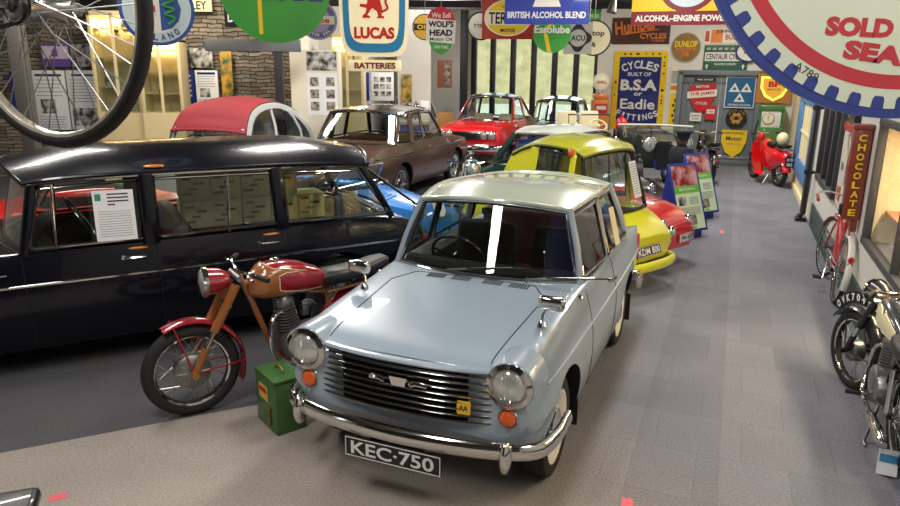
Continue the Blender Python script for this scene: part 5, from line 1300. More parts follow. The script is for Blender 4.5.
# --- on the back wall
g = Sign('enamel_sign', 'tall blue enamel sign with rusty yellow border left of the grey doors', wallpt(-1.9, 1.72), N)
g.base(rect(1.28, 1.88), S_YEL, .025).layer(rect(1.0, 1.60), S_BLUE)
RUST = mat('rust', '4A2E1C', .9)
for k in range(30):
    a = random.choice((0, 1, 2, 3)); t = random.uniform(-1, 1); q = random.uniform(.015, .045)
    x, y = [(t*.62, .87), (t*.62, -.87), (-.57, t*.9), (.57, t*.9)][a]
    g.board.prism([(q*random.uniform(.5, 1.1)*math.cos(b), q*random.uniform(.5, 1.1)*math.sin(b)) for b in [2*PI*i/7 for i in range(7)]], g.P(x, y, .003), g.r, g.u, .003, RUST)
g.arc('CYCLES', .95, 113, 67, .19, S_WHI, 0, -.33, bold=.03); g.txt('BUILT OF', 0, .39, .56, .09, S_WHI).txt('B.S.A', 0, .13, .88, .27, S_WHI, .04).txt('or', 0, -.09, .20, .08, S_WHI).txt('Eadie', 0, -.33, .84, .25, S_WHI, .02)
g.arc('FITTINGS', 1.0, 243, 297, .15, S_WHI, 0, .34, inward=True); g.done()
g = Sign('enamel_sign', 'brown enamel sign with orange script above the yellow-bordered blue sign', wallpt(-1.95, 3.13), N)
g.base(rect(1.38, .62), S_BRN).txt('Humber', -.12, .12, 1.0, .30, S_ORG, .03, .14).txt('CYCLES', .30, -.12, .62, .13, S_ORG, .03)
g.board.prism([(-.45, -.10), (.42, .02), (.42, .04), (-.45, -.07)], g.P(0, 0, .002), g.r, g.u, .002, S_ORG); g.txt('TO THE KING', .42, -.23, .3, .05, S_ORG).done()
g = Sign('round_sign', 'round brown sign with yellow lettering above the grey double doors', wallpt(-.87, 2.74), N)
g.base(circ(.345), S_GREY, .03).layer(circ(.325), enam('sign_tan', '8C6A3A')).txt('DUNLOP', 0, .08, .52, .15, S_YEL, .04).txt('ACCESSORIES', 0, -.035, .46, .055, S_ORG, .03).txt('78', 0, -.15, .16, .12, S_ORG, .03); g.done()
g = Sign('enamel_sign', 'white and orange enamel sign above the green cycle sign', wallpt(-.08, 2.99), N)
g.base(rect(.82, .34), S_WHI).layer(rect(.26, .30), S_ORG, -.12, 0).txt('JOHN', .0, .10, .30, .10, INK, .03).txt('BULL', .22, -.02, .30, .12, S_RED, .03).layer([(-.05, -.12), (.05, -.12), (.04, .12), (-.04, .12)], S_RED, -.33, 0); g.done()
g = Sign('enamel_sign', 'green and white enamel cycle sign fixed directly over the grey doors', wallpt(.04, 2.49), N)
g.base(rect(.98, .60), S_DGRN).layer(rect(.92, .20), S_WHI, 0, .04).txt('CENTAUR CYCLES', 0, .04, .86, .13, INK, .02).txt('THE WORKS COVENTRY', 0, -.13, .5, .05, S_WHI, .02)
for x in (-.40, .40): g.board.prism([(0, .0), (.03, .10), (0, .13), (-.03, .10)], g.P(x, -.26, .003), g.r, g.u, .003, S_WHI)
for k in range(7): g.board.prism([(-.05, -.025), (.03, -.025), (.05, .025), (-.03, .025)], g.P(-.39+.13*k, .22, .003), g.r, g.u, .003, S_GREY)
g.done()
g = Sign('round_sign', 'white oval sign with blue edge partly covering the green cycle sign', wallpt(.55, 2.64, .09), N)
g.base(circ(.24, 36, 0, 1.3), S_BLUE).layer(circ(.20, 36, 0, 1.35), S_WHI).txt('OIL', 0, 0, .26, .10, S_BLUE, .03); g.done()
g = Sign('enamel_sign', 'small pale sign with yellow panel beside the blue cycle sign', wallpt(-1.02, 1.55), N)
g.base(rect(.28, 1.5), S_CREAM).layer(rect(.22, .8), S_YEL, 0, -.28).layer(rect(.24, .30), S_GREY, 0, .50).layer(rect(.24, .10), S_ORG, 0, .25)
for k in range(5): g.layer(rect(.05, .07), INK, .02*(-1)**k, -.05-.12*k)
g.done()
# --- on the grey doors
def doorpt(s, z): return B0 + N*s - D*(-.055) + Vector((0, 0, z)) - D*.02
g = Sign('shield_sign', 'red and white shield poster on the left grey door leaf', doorpt(-.40, 1.62) - D*.03, N)
g.base([(-.30, .24), (.30, .30), (.28, -.05), (.16, -.30), (0, -.42), (-.16, -.30), (-.28, -.05)], S_RED, .008).layer([(-.34, .03), (.33, .10), (.33, -.06), (-.34, -.13)], S_WHI, 0, .06)
g.txt('THE JAMES', 0, .05, .56, .09, S_RED, .03, .1).txt('MOTOR', 0, .22, .3, .06, S_WHI, .02, .05).txt('CYCLES', 0, -.17, .26, .06, S_WHI); g.done()
g = Sign('door_notice', 'small dark nameplate at the top of the left grey door', doorpt(-.36, 2.0) - D*.045, N, cat='notice')
g.base(rect(.48, .07), S_BLK, .006).txt('FIRE DOOR', 0, 0, .36, .035, S_WHI); g.done()
g = Sign('door_notice', 'red and white leaflet on the grey door below the shield poster', doorpt(-.17, 1.24) - D*.06, N, (.06, 0, 1), cat='notice')
g.base(rect(.24, .34), S_RED, .004).layer(rect(.18, .10), S_WHI, 0, .02).txt('OPEN', 0, .02, .14, .05, S_RED); g.done()
g = Sign('door_notice', 'white paper notice on the left grey door', doorpt(-.50, 1.12) - D*.06, N, cat='notice')
g.base(rect(.26, .20), S_WHI, .004).txt('NO ENTRY', 0, .03, .2, .04, INK).txt('STAFF', 0, -.04, .14, .04, INK); g.done()
g = Sign('testing_sign', 'square blue sign with three white triangles on the right grey door', doorpt(.44, 1.72) - D*.03, N)
g.base(rect(.66, .72), S_WHI, .01).layer(rect(.62, .68), enam('sign_mid_blue', '1F5F8C'))
for x, y in ((-.13, .10), (.13, .10), (0, -.13)): g.layer([(-.125, -.09), (.125, -.09), (0, .12)], S_WHI, x, y).layer([(-.05, -.045), (.05, -.045), (0, .04)], _M['sign_mid_blue'], x, y)
g.txt('TESTING STATION', 0, -.29, .5, .045, S_WHI); g.done()
g = Sign('round_sign', 'round black sign with gold petals on the right grey door', doorpt(.42, 1.12) - D*.03, N)
GOLD = enam('sign_gold', 'B98A2C'); g.base(circ(.235), S_BLK, .012)
for k in range(6): a = 2*PI*k/6; g.layer([(.09*math.cos(a)+.05*math.cos(b), .09*math.sin(a)+.05*math.sin(b)) for b in [2*PI*i/12 for i in range(12)]], GOLD)
g.txt('CAC', 0, .0, .2, .07, S_BLK, .03); g.arc('MOTOR CLUB', .19, 150, 30, .04, GOLD); g.done()
g = Sign('shield_sign', 'yellow shield sign below the round black sign on the grey door', doorpt(.42, .58) - D*.03, N)
g.base([(-.29, .26), (.29, .26), (.28, -.02), (.18, -.26), (0, -.40), (-.18, -.26), (-.28, -.02)], S_YEL, .012).txt('NATIONAL', 0, .19, .44, .06, INK).txt('Motor', 0, .06, .36, .10, INK, .02).txt('SERVICE', 0, -.07, .30, .05, S_ORG); g.done()

# --- hung between camera and back wall
def facing(p):
    v = Vector((p.x, p.y, 0)).normalized(); return Vector((v.y, -v.x, 0))
p = at(691, -6, Y=12.0); g = Sign('enamel_sign', 'yellow and maroon sign reading ALCOHOL - ENGINE POWER hung high before the back wall', p, facing(p))
g.base(rect(1.84, .96), S_YEL).layer(rect(1.84, .22), S_MAR, 0, -.37).txt('ALCOHOL\u2013ENGINE POWER', -.12, -.37, 1.46, .10, S_WHI, .04).layer(circ(.48), S_MAR, -.05, .20).layer(circ(.40), enam('sign_pale_blue', 'C6D6DC'), -.05, .20); g.layer(circ(.16), S_WHI, -.05, .2); g.done([(-.8, .5), (.8, .5)])
p = at(547, 0, Y=11.5); g = Sign('enamel_sign', 'dark blue sign reading BRITISH ALCOHOL BLEND hung over the red coupe', p, facing(p))
g.base(rect(1.31, .72), enam('sign_royal_blue', '283C9C')).txt('BRITISH ALCOHOL BLEND', 0, -.22, 1.22, .10, S_WHI, .03).layer([(-.22, -.10), (.22, -.10), (.10, .20), (-.10, .20)], S_WHI); g.done([(-.5, .36), (.5, .36)])
p = at(508, 18, Y=13.0); g = Sign('enamel_sign', 'red sign with yellow oval partly behind the dark blue sign', p, facing(p))
g.base(rect(.92, .72), enam('sign_brick', 'A8321E')).layer(circ(.31, 44, 0, 1.36), S_CREAM).layer(circ(.285, 44, 0, 1.36), S_YEL).layer(rect(.80, .24), S_CREAM, 0, .0).txt('TERROT', 0, .0, .68, .20, S_BLK, .02).txt('CYCLES', 0, .19, .22, .05, S_BLK).txt('MOTOS', 0, -.21, .26, .06, S_BLK, .03); g.done([(-.4, .36), (.4, .36)])
p = at(552, 33, Y=12.4); g = Sign('round_sign', 'round green sign with yellow stripe and white lettering under the dark blue sign', p, facing(p))
g.base(circ(.325), enam('sign_leaf_green', '3F9A3A'), .02).layer([(-.15, .0), (.17, .27), (.12, .30), (-.18, .03)], S_YEL).layer([(-.07, -.31), (.0, -.32), (-.08, -.0), (-.14, -.02)], S_YEL).txt('Essolube', 0, .06, .60, .13, S_WHI, .03); g.done([(0, .32)])
p = at(578, 38, Y=13.6); g = Sign('enamel_sign', 'square grey sign with black quartered ring beside the round green sign', p, facing(p))
g.base(rect(.52, .58), S_GREY).layer([(a*(.22+.035*math.cos(4*b)), a2*(.22+.035*math.cos(4*b))) for b in [2*PI*i/48 for i in range(48)] for a, a2 in ((math.cos(b), math.sin(b)),)], S_BLK).layer(circ(.155), S_GREY).txt('ACU', 0, 0, .26, .10, S_BLK, .03); g.done([(-.2, .29), (.2, .29)])
p = at(594, 38, Y=14.2); g = Sign('round_sign', 'round cream sign with black edge reading Stop beside the grey quartered sign', p, facing(p))
g.base(circ(.34), S_BLK, .015).layer(circ(.31), S_CREAM).txt('Stop', .04, .08, .32, .13, INK, .02).txt('&', 0, -.12, .09, .09, INK); g.done([(0, .34)])
p = at(591, 16, Y=15.0); g = Sign('enamel_sign', 'small green sign at the top of the glazed wall beside the round cream sign', p, facing(p))
g.base(rect(.40, .26), enam('sign_leaf_green', '3F9A3A')).txt('MOTOR OIL', 0, 0, .34, .07, S_WHI); g.done([(0, .13)])
p = at(441, 31, Y=13.2); g = Sign('enamel_sign', 'tilted red, white and green motor oil sign hung before the white pier', p, facing(p), (-.12, 0, 1))
g.base(circ(.40, 40, 0, .62), enam('sign_leaf_green', '3F9A3A')).layer([(-.27, .16), (.27, .16), (.20, .34), (.0, .43), (-.20, .34)], S_RED).layer([(-.27, -.18), (.25, -.22), (.27, .18), (-.27, .22)], S_WHI).txt('We Sell', 0, .27, .34, .09, S_WHI, .02).txt("WOLF'S", 0, .12, .46, .11, S_BLK, .05).txt('HEAD', 0, -.03, .42, .11, S_BLK, .05).txt('Motor Oil', 0, -.14, .40, .06, S_BLK, .02).txt('100% PURE', 0, -.28, .26, .05, S_WHI); g.done([(0, .4)])
p = at(425, 27, Y=13.8); g = Sign('round_sign', 'round yellow sign half hidden behind the tilted red and white oil sign', p, facing(p))
g.base(circ(.24), S_BLK, .015).layer(circ(.22), enam('sign_amber', 'D9A534')).layer(rect(.42, .12), S_BLK).txt('OILS', 0, 0, .3, .08, S_YEL); g.done([(0, .24)])
p = at(481, 26, Y=14.2); g = Sign('round_sign', 'round black-rimmed pale sign hung left of the red and yellow oval sign', p, facing(p))
g.base(circ(.27), S_BLK, .015).layer(circ(.24), S_GREY).txt('TYRES', 0, 0, .3, .08, INK); g.done([(0, .27)])
# lit box sign with the lion
p = at(374, 9, Y=5.5); rr_ = facing(p); rr_ = Vector((.99, .10, 0)).normalized(); bx = thing('lightbox_sign', 'cream lightbox sign with red lion and blue border hung above the brown saloon', 'sign', p)
nn = rr_.cross(ZU); LB = mat('lightbox_cream', 'F3E6BC', .4, emit=.25); mb = MB()
def superq(w, h, e=4.2, n=60): return [(w/2*abs(math.cos(a))**(2/e)*(1 if math.cos(a) > 0 else -1), h/2*abs(math.sin(a))**(2/e)*(1 if math.sin(a) > 0 else -1)) for a in [2*PI*k/n for k in range(n)]]
def taper(q): return [(x*(1+.035*y/.35), y) for x, y in q]
mb.prism(taper(superq(.51, .69, 6)), nn*.075, rr_, ZU, .15, LB, False); mb.build('lightbox', bx)
mb = MB(); mb.prism(taper(superq(.46, .63, 5)), nn*.079, rr_, ZU, .004, S_LBL); mb.prism(taper(superq(.37, .53, 5)), nn*.081+ZU*.015, rr_, ZU, .004, LB); mb.build('face_panel', bx)
mb = MB(); LR = enam('lion_red', 'D2231F'); o_ = nn*.082
mb.text('LUCAS', o_-ZU*.175, rr_, ZU, .30, .085, LR, .001, .05); mb.build('lettering', bx)
mb = MB()
lion = [(-.085, -.10), (-.03, -.10), (-.03, -.085), (-.05, -.08), (-.015, -.03), (.02, -.05), (.03, -.085), (.015, -.10), (.075, -.10), (.075, -.088), (.055, -.08), (.06, -.03), (.045, .03), (.05, .09), (.03, .15), (-.01, .165), (-.045, .15), (-.075, .135), (-.06, .12), (-.085, .11), (-.06, .10), (-.04, .085), (-.06, .06), (-.105, .075), (-.115, .055), (-.07, .035), (-.045, .02), (-.055, -.005), (-.10, .0), (-.105, -.02), (-.055, -.03), (-.06, -.06), (-.085, -.085)]
mb.prism(lion, o_+nn*.001+ZU*.03, rr_, ZU, .002, LR)
mb.tube([o_+rr_*x+ZU*(y+.03) for x, y in spline([Vector((.055, -.055, 0)), Vector((.10, -.03, 0)), Vector((.085, .02, 0)), Vector((.115, .06, 0)), Vector((.09, .09, 0))], 5) for x, y in ((x, y),)] if False else [o_+rr_*v.x+ZU*(v.y+.03) for v in spline([Vector((.055, -.055, 0)), Vector((.10, -.03, 0)), Vector((.085, .02, 0)), Vector((.115, .06, 0)), Vector((.09, .09, 0))], 5)], .009, LR, 8)
mb.build('lion', bx)
mb = MB(); mb.box((0, 0, -.41), (.40, .07, .085), LB, Matrix.Rotation(math.atan2(rr_.y, rr_.x), 3, 'Z'), bev=.01); pl_ = mb.build('lower_panel', bx)
mb = MB(); mb.text('BATTERIES', nn*.037-ZU*.41, rr_, ZU, .31, .045, S_MAR, .001, .04); mb.build('lettering', pl_)
mb = MB()
for x in (-.16, .16): mb.tube([rr_*x-ZU*.34, rr_*x-ZU*.37], .008, STEEL, 6); mb.tube([rr_*x+ZU*.34, rr_*x+ZU*(4.6-p.z)], .008, STEEL, 6)
mb.build('hanging_rods', bx)
# round signs over the left
p = at(157, 9, Y=6.0); g = Sign('round_sign', 'round blue sign with green serpent and red cross behind the hung wheel', p, facing(p))
g.base(circ(.29), enam('sign_deep_blue', '1C4C9A'), .02).layer(circ(.262), enam('sign_pale_blue', 'C6D6DC')).layer(circ(.185), S_WHI).layer([(.02, -.17), (.10, -.15), (.16, -.09), (.185, 0), (.16, .09), (.10, .15), (.02, .17)], _M['sign_deep_blue']).layer(rect(.05, .30), S_RED, -.07, 0).layer(rect(.15, .05), S_RED, -.09, .0)
mbs = MB(); sp_ = spline([Vector((.08, .13, 0)), Vector((.05, .10, 0)), Vector((.12, .07, 0)), Vector((.05, .03, 0)), Vector((.13, -.0, 0)), Vector((.06, -.04, 0)), Vector((.13, -.07, 0)), Vector((.08, -.12, 0))], 5)
g.board.tube([g.P(v.x, v.y, .009) for v in sp_], .013, enam('serpent_green', '2F8C46'), 6)
g.arc('MILANO', .222, 232, 308, .052, S_BLUE, inward=True); g.done([(0, .28)])
p = at(275, -14, Y=5.6); g = Sign('round_sign', 'large round green sign with yellow stripe at the top left', p, facing(p))
g.base(circ(.415), enam('sign_leaf_green', '3F9A3A'), .03).layer(rect(.03, .42), S_YEL, -.12, -.14)
g.txt('OLUBE', .02, -.02, .66, .17, S_BLUE, .05); g.done([(-.2, .36), (.2, .36)])
p = at(318, 20, Y=9.0); g = Sign('round_sign', 'round lilac sign with pale band behind the large green round sign', p, facing(p))
g.base(circ(.235), enam('sign_lilac', '8E88A8'), .015).layer(circ(.21), enam('sign_slate', '55507A')).layer(circ(.15), enam('sign_lilac', '8E88A8')).layer(rect(.40, .10), S_SAGE).txt('olube', 0, 0, .28, .07, S_RED, .03); g.arc('MOTOR OIL', .178, 225, 315, .035, S_WHI, inward=True); g.done([(0, .23)])
p = at(211, 10, Y=11.4); g = Sign('enamel_sign', 'dark sign with white lettering hung above the stone pier', p+Vector((.55, 0, -.1)), XR)
g.base(rect(.7, .30), S_BLK).txt('DUNLOP', 0, 0, .6, .16, S_WHI, .03).layer([(.22, -.15), (.35, -.15), (.35, -.02)], S_RED); g.done([(-.3, .15), (.3, .15)])
# big scalloped sign close on the right
c = Vector((1.366, 2.2, 2.736)); g = Sign('round_sign', 'huge round sage sign with blue toothed rim reading SOLD SEA, near the camera', c, (1, 0, 0), (0, 0, 1))
Rk = .6616; g.base(circ(Rk, 120), enam('rim_blue', '25357E'), .018).layer(circ(Rk*.955, 120), S_SAGE)
for k in range(52):
    a = 2*PI*(k+.35)/52; w = .0185; q = [(Rk*.958, -w*1.1), (Rk*.958, w*1.1), (Rk*.915, w*1.0), (Rk*.900, w*.7), (Rk*.900, -w*.7), (Rk*.915, -w*1.0)]
    g.board.prism([(x*math.cos(a)-y*math.sin(a), x*math.sin(a)+y*math.cos(a)) for x, y in q][::-1], g.P(0, 0, .0016), g.r, g.u, .0012, _M['rim_blue'])
n_ = 120; Ro, Ri = Rk*.866, Rk*.802
g.board.add([g.P(Ro*math.cos(2*PI*i/n_), Ro*math.sin(2*PI*i/n_), .0016) for i in range(n_)]+[g.P(Ri*math.cos(2*PI*i/n_), Ri*math.sin(2*PI*i/n_), .0016) for i in range(n_)], [(i, (i+1) % n_, n_+(i+1) % n_, n_+i) for i in range(n_)], enam('faded_red', 'AE2B38'), False)
g.k = 0
g.txt('SOLD', -.139, -.392, .205, .056, _M['faded_red'], .06, -.03); g.txt('SEA', -.085, -.466, .185, .056, _M['faded_red'], .06, -.12)
g.txt('A789', -.281, -.522, .085, .024, INK, .0, -.5); g.done([(-.3, .5), (.3, .5)])
# lit shield by the pump
p = wallpt(1.16, 1.83, .10); g = Sign('shield_sign', 'glowing yellow and green shield sign above the green pump', p, N)
g.base(rect(.74, .66), enam('sign_oak', 'B87A3A'), .05).layer([(-.30, .26), (.30, .26), (.29, .0), (.19, -.19), (0, -.29), (-.19, -.19), (-.29, 0)], mat('lit_yellow', 'FFDC50', .4, emit=1.6)).layer([(-.25, .22), (.25, .22), (.24, .0), (.15, -.15), (0, -.24), (-.15, -.15), (-.24, 0)], mat('lit_orange', 'D99A2E', .4, emit=.5)); g.txt('BP', 0, .09, .26, .13, S_RED, .05).txt('MOTOR', 0, -.03, .28, .05, S_GRN, .03); g.done()
# long red slot-machine plate and clock on the right wall
def rw(t, off, z): return (RW @ Vector((t, off, z)))
cm = thing('vending_machine', 'tall narrow brown-red chocolate vending machine on the right wall', 'vending machine', W0*0, 0); cm.matrix_world = RW
MR = mat('machine_red', '7E3020', .35, 0, .5, noise=.25, nscale=7)
mb = MB(); mb.box((-3.86, .088, 1.27), (.13, .16, .86), MR, bev=.015); mb.box((-3.86, .088, 1.72), (.16, .17, .05), MR, bev=.01); mb.build('cabinet', cm)
mb = MB()
for k, ch in enumerate('CHOCOLATE'): mb.text(ch, (-3.935, .088, 1.62-.088*k), (0, -1, 0), (0, 0, 1), .065 if ch != 'I' else .02, .065, S_YEL, .004, .03)
mb.build('lettering', cm)
mb = MB(); mb.box((-3.86, .17, .93), (.09, .03, .10), DARK, bev=.01); mb.box((-3.86, .185, .87), (.10, .05, .02), CHROME, bev=.004); mb.build('delivery_tray', cm)
mb = MB(); mb.box((-3.86, .05, .80), (.10, .06, .16), MR, bev=.01); mb.build('bracket', cm)
ck = thing('wall_clock', 'black and red square dial sign with white face above the chocolate machine', 'clock'); ck.matrix_world = RW
mb = MB(); mb.box((-2.75, .035, 1.84), (.62, .05, .34), S_BLK, bev=.006); mb.box((-2.75, .035, 1.63), (.66, .06, .09), S_RED, bev=.006); mb.build('case', ck)
mb = MB(); mb.lathe([(.12, 0), (.12, .012), (0, .012)], (-2.75, .06, 1.86), (0, 1, 0), S_GREY, 24)
for k in range(12): a = 2*PI*k/12; mb.box((-2.75+.1*math.cos(a), .074, 1.86+.1*math.sin(a)), (.014, .004, .014), INK)
mb.build('dial', ck)
mb = MB(); mb.box((-2.75, .078, 1.89), (.008, .004, .08), INK); mb.box((-2.72, .078, 1.86), (.06, .004, .008), INK); mb.build('clock_hand', ck)
sg_ = thing('enamel_sign', 'white bottle-shaped enamel plate between dark window and chocolate machine', 'sign'); sg_.matrix_world = RW
mb = MB(); mb.prism([(-.16, -.22), (.16, -.22), (.16, .08), (.07, .20), (.07, .32), (-.07, .32), (-.07, .20), (-.16, .08)], (-2.42, .02, 1.22), (-1, 0, 0), (0, 0, 1), .014, S_WHI); mb.build('board', sg_)
mb = MB(); mb.text('TEA', (-2.42, .022, 1.18), (-1, 0, 0), (0, 0, 1), .2, .08, S_BLUE, .003, .03); mb.build('lettering', sg_)
sg_ = thing('enamel_sign', 'small orange and brown plate below the white bottle-shaped plate', 'sign'); sg_.matrix_world = RW
mb = MB(); mb.prism(rect(.16, .16), (-2.32, .02, .86), (-1, 0, 0), (0, 0, 1), .014, S_ORG); mb.prism(rect(.12, .05), (-2.32, .022, .88), (-1, 0, 0), (0, 0, 1), .002, S_BRN); mb.build('board', sg_)
# ------------------------------------------------------------------ display boards, counters and small things
DBLUE = mat('board_blue', '16308C', .5)
def photo_mat(n, c1, c2, sc):
    if n in _M: return _M[n]
    m = bpy.data.materials.new(n); m.use_nodes = True; nt = m.node_tree; b = nt.nodes['Principled BSDF']
    tc = nt.nodes.new('ShaderNodeTexCoord'); no = nt.nodes.new('ShaderNodeTexNoise'); no.inputs['Scale'].default_value = sc; no.inputs['Detail'].default_value = 6
    cr = nt.nodes.new('ShaderNodeValToRGB'); cr.color_ramp.elements[0].position = .38; cr.color_ramp.elements[1].position = .62; cr.color_ramp.elements[0].color = lin(c1); cr.color_ramp.elements[1].color = lin(c2)
    nt.links.new(tc.outputs['Object'], no.inputs[0]); nt.links.new(no.outputs[0], cr.inputs[0]); nt.links.new(cr.outputs[0], b.inputs[0]); b.inputs['Roughness'].default_value = .5
    _M[n] = m; return m
BW1 = photo_mat('grey_photo', '2A2A2A', 'C8C8C4', 9); BW2 = photo_mat('sepia_photo', '3A332C', 'B5AC9C', 14); COL1 = photo_mat('red_photo', '8C1418', 'D9A0A0', 8); COL2 = photo_mat('garden_photo', '2E5A34', 'D9A63A', 6)
LIME = mat('lime_panel', '6FBE44', .5); PALEG = mat('pale_green_panel', 'D5E6C0', .5)
def info_stand(name, label, base, rz, w=.56, h=.95, top=1.25, lean=.34, flip=False):
    root = thing(name, label, 'display board', base, rz)
    R = Matrix.Rotation(-lean, 4, 'X'); T = Matrix.Translation((0, -.02, .10)) @ R
    mb = MB(); mb.T = T; mb.box((0, .012, h/2), (w, .024, h), DBLUE, bev=.004); mb.build('board', root)
    mb = MB(); mb.T = T; mb.prism(rect(w-.07, h-.07), (0, -.001, h/2), (1, 0, 0), (0, 0, 1), .002, PALEG)
    mb.prism(rect(w-.07, .28), (0, -.003, h-.175), (1, 0, 0), (0, 0, 1), .002, COL1); mb.prism(rect(w-.07, .10), (0, -.003, h-.365), (1, 0, 0), (0, 0, 1), .002, LIME)
    mb.prism(rect(.15, .12), (-.13, -.003, .43), (1, 0, 0), (0, 0, 1), .002, BW1); mb.prism(rect(.18, .14), (.0, -.003, .16), (1, 0, 0), (0, 0, 1), .002, BW2)
    for k in range(5): mb.prism(rect(.18, .008), (.10, -.003, .47-.022*k), (1, 0, 0), (0, 0, 1), .001, _M['grey_ink'])
    for k in range(5): mb.prism(rect(.40, .008), (0, -.003, .33-.022*k), (1, 0, 0), (0, 0, 1), .001, _M['grey_ink'])
    mb.prism(rect(.08, .03), (.02, -.003, .06), (1, 0, 0), (0, 0, 1), .002, LIME)
    mb.text('MOTORING', (0, -.004, h-.365), (1, 0, 0), (0, 0, 1), .3, .035, S_WHI, .001, .02)
    mb.build('info_panel', root)
    mb = MB(); mb.add([(-.22, .03, 0), (.22, .03, 0), (.22, .46, 0), (-.22, .46, 0), (-.22, .045, .12), (.22, .045, .12), (.22, .345, .94), (-.22, .345, .94)], [(0, 1, 5, 4), (1, 2, 6, 5), (2, 3, 7, 6), (3, 0, 4, 7), (4, 5, 6, 7), (0, 3, 2, 1)], DBLUE, False); mb.build('plinth', root)
    return root
info_stand('display_stand', 'blue display stand with sloping lime-titled panel, the nearer beside the aisle', (3.30, 9.20, 0), math.radians(32))
info_stand('display_stand', 'blue display stand with sloping panel, the farther of two beside the aisle', (3.92, 10.45, 0), math.radians(32))
info_stand('display_stand', 'dark blue display stand in front of the red coupe', (1.22, 12.9, 0), math.radians(215), w=.5)

# green tool box by the motorcycle
tb = thing('toolbox', 'battered green metal box with a yellow label beside the crimson motorcycle', 'box', (-1.07, 4.04, 0), math.radians(-52))
TG = mat('box_green', '3F6A34', .45, .1, .3, noise=.3, nscale=12)
mb = MB(); mb.box((0, 0, .17), (.30, .20, .34), TG, bev=.008); mb.build('body', tb)
mb = MB(); mb.box((0, 0, .352), (.306, .206, .02), TG, bev=.006); mb.build('lid', tb)
mb = MB(); mb.tube(spline([(-.055, 0, .362), (-.045, 0, .384), (0, 0, .392), (.045, 0, .384), (.055, 0, .362)], 4), .007, mat('worn_brass', '8E7A48', .45, .8), 8); mb.build('handle', tb)
mb = MB(); mb.prism(rect(.13, .10), (-.03, -.1015, .235), (1, 0, 0), (0, 0, 1), .001, mat('label_yellow', 'D9B04A', .6)); mb.prism(rect(.10, .03), (-.03, -.103, .25), (1, 0, 0), (0, 0, 1), .001, S_RED); mb.build('paper_label', tb)
for z in (.12, .05): mb = MB(); mb.box((.06, -.108, z+.02), (.03, .014, .05), _M['worn_brass'], bev=.004); mb.build('catch', tb)
# floor tape
for (x, y), lab, r in (((58, 497), 'strip of red tape on the carpet at the lower left', .5), ((627, 503), 'strip of red tape on the carpet below the pale blue saloon', 1.3), ((722, 232), 'faded red tape mark on the carpet by the display stands', 1.2)):
    p = at(x, y, z=0); w = (.085, .06) if y > 400 else (.20, .06)
    mb = MB(); mb.prism(rect(*w), (p.x, p.y, .002), (math.cos(r), math.sin(r), 0), (-math.sin(r), math.cos(r), 0), .0016, mat('tape_red', 'D9606A', .7)); o = mb.build('floor_tape'); tag(o, lab, 'tape')
# black-topped thing at the lower left edge
p = at(27, 507, z=.42); pd = thing('padded_seat', 'black padded seat edge with silver rim at the bottom left corner', 'seat', (p.x, p.y, 0), math.radians(20))
mb = MB(); mb.box((-.20, 0, .42), (.48, .22, .07), BLACK, bev=.03, seg=3); mb.build('cushion', pd)
mb = MB(); mb.tube([(-.44, -.09, .372), (.0, -.09, .372), (.0, .09, .372), (-.44, .09, .372)], .010, CHROME, 8, closed=True); mb.build('rim', pd)
for x, y in ((-.40, -.08), (.0, -.08), (.0, .08), (-.40, .08)): mb = MB(); mb.cyl((x, y, .38), (x*1.05, y*1.1, 0), .014, CHROME); mb.build('leg', pd)

# green fuel pump and the shell-globe pump
pu = thing('fuel_pump', 'green fuel pump cabinet beside the red moped at the end of the aisle', 'fuel pump'); pu.matrix_world = BW
PG = mat('pump_green', '3E7A36', .4, 0, .5)
mb = MB(); mb.box((1.16, -.25, .48), (.52, .40, .96), PG, bev=.02); mb.box((1.16, -.25, 1.40), (.52, .40, .12), PG, bev=.02); mb.box((.92, -.25, 1.15), (.04, .38, .40), PG); mb.box((1.40, -.25, 1.15), (.04, .38, .40), PG); mb.build('cabinet', pu)
mb = MB(); mb.box((1.16, -.25, 1.15), (.42, .30, .38), S_WHI, bev=.01); mb.build('dial_box', pu)
mb = MB(); mb.lathe([(.13, 0), (.13, .02), (0, .02)], (1.10, -.40, 1.16), (0, -1, 0), STEEL, 24); mb.lathe([(.115, .021), (0, .022)], (1.10, -.40, 1.16), (0, -1, 0), S_CREAM, 24); mb.box((1.10, -.424, 1.19), (.01, .004, .09), INK); mb.build('dial', pu)
mb = MB(); mb.tube(spline([(.90, -.30, 1.1), (.84, -.42, .8), (.86, -.44, .35), (.90, -.32, .7)], 6), .016, RUBBER, 8); mb.build('hose', pu)
p = at(601, 82, Y=17.7); sh = thing('fuel_pump', 'orange fuel pump topped by a round cream globe left of the blue sign', 'fuel pump', (p.x, p.y, 0), .0)
PO = mat('pump_orange', 'DC7A24', .4, 0, .5)
mb = MB(); mb.box((0, 0, .75), (.40, .36, 1.5), PO, bev=.04, seg=3); mb.box((0, 0, 1.56), (.36, .32, .14), PO, bev=.04); mb.build('cabinet', sh)
mb = MB(); mb.prism(rect(.30, .22), (0, -.202, 1.28), XR, ZU, .002, S_RED); mb.prism(rect(.24, .09), (0, -.204, 1.30), XR, ZU, .002, S_WHI); mb.build('dial_panel', sh)
mb = MB(); mb.lathe([(.06, .0), (.06, .06), (.05, .08)], (0, 0, 1.62), (0, 0, 1), STEEL, 20); mb.build('collar', sh)
mb = MB(); mb.ball((0, 0, p.z), (.205, .13, .215), mat('globe_cream', 'F2EBCF', .3, emit=.15), 26, 16); gl = mb.build('globe', sh)
mb = MB(); mb.text('SHELL', (0, -.132, p.z), XR, ZU, .26, .07, S_RED, .002, .03); mb.build('lettering', gl)
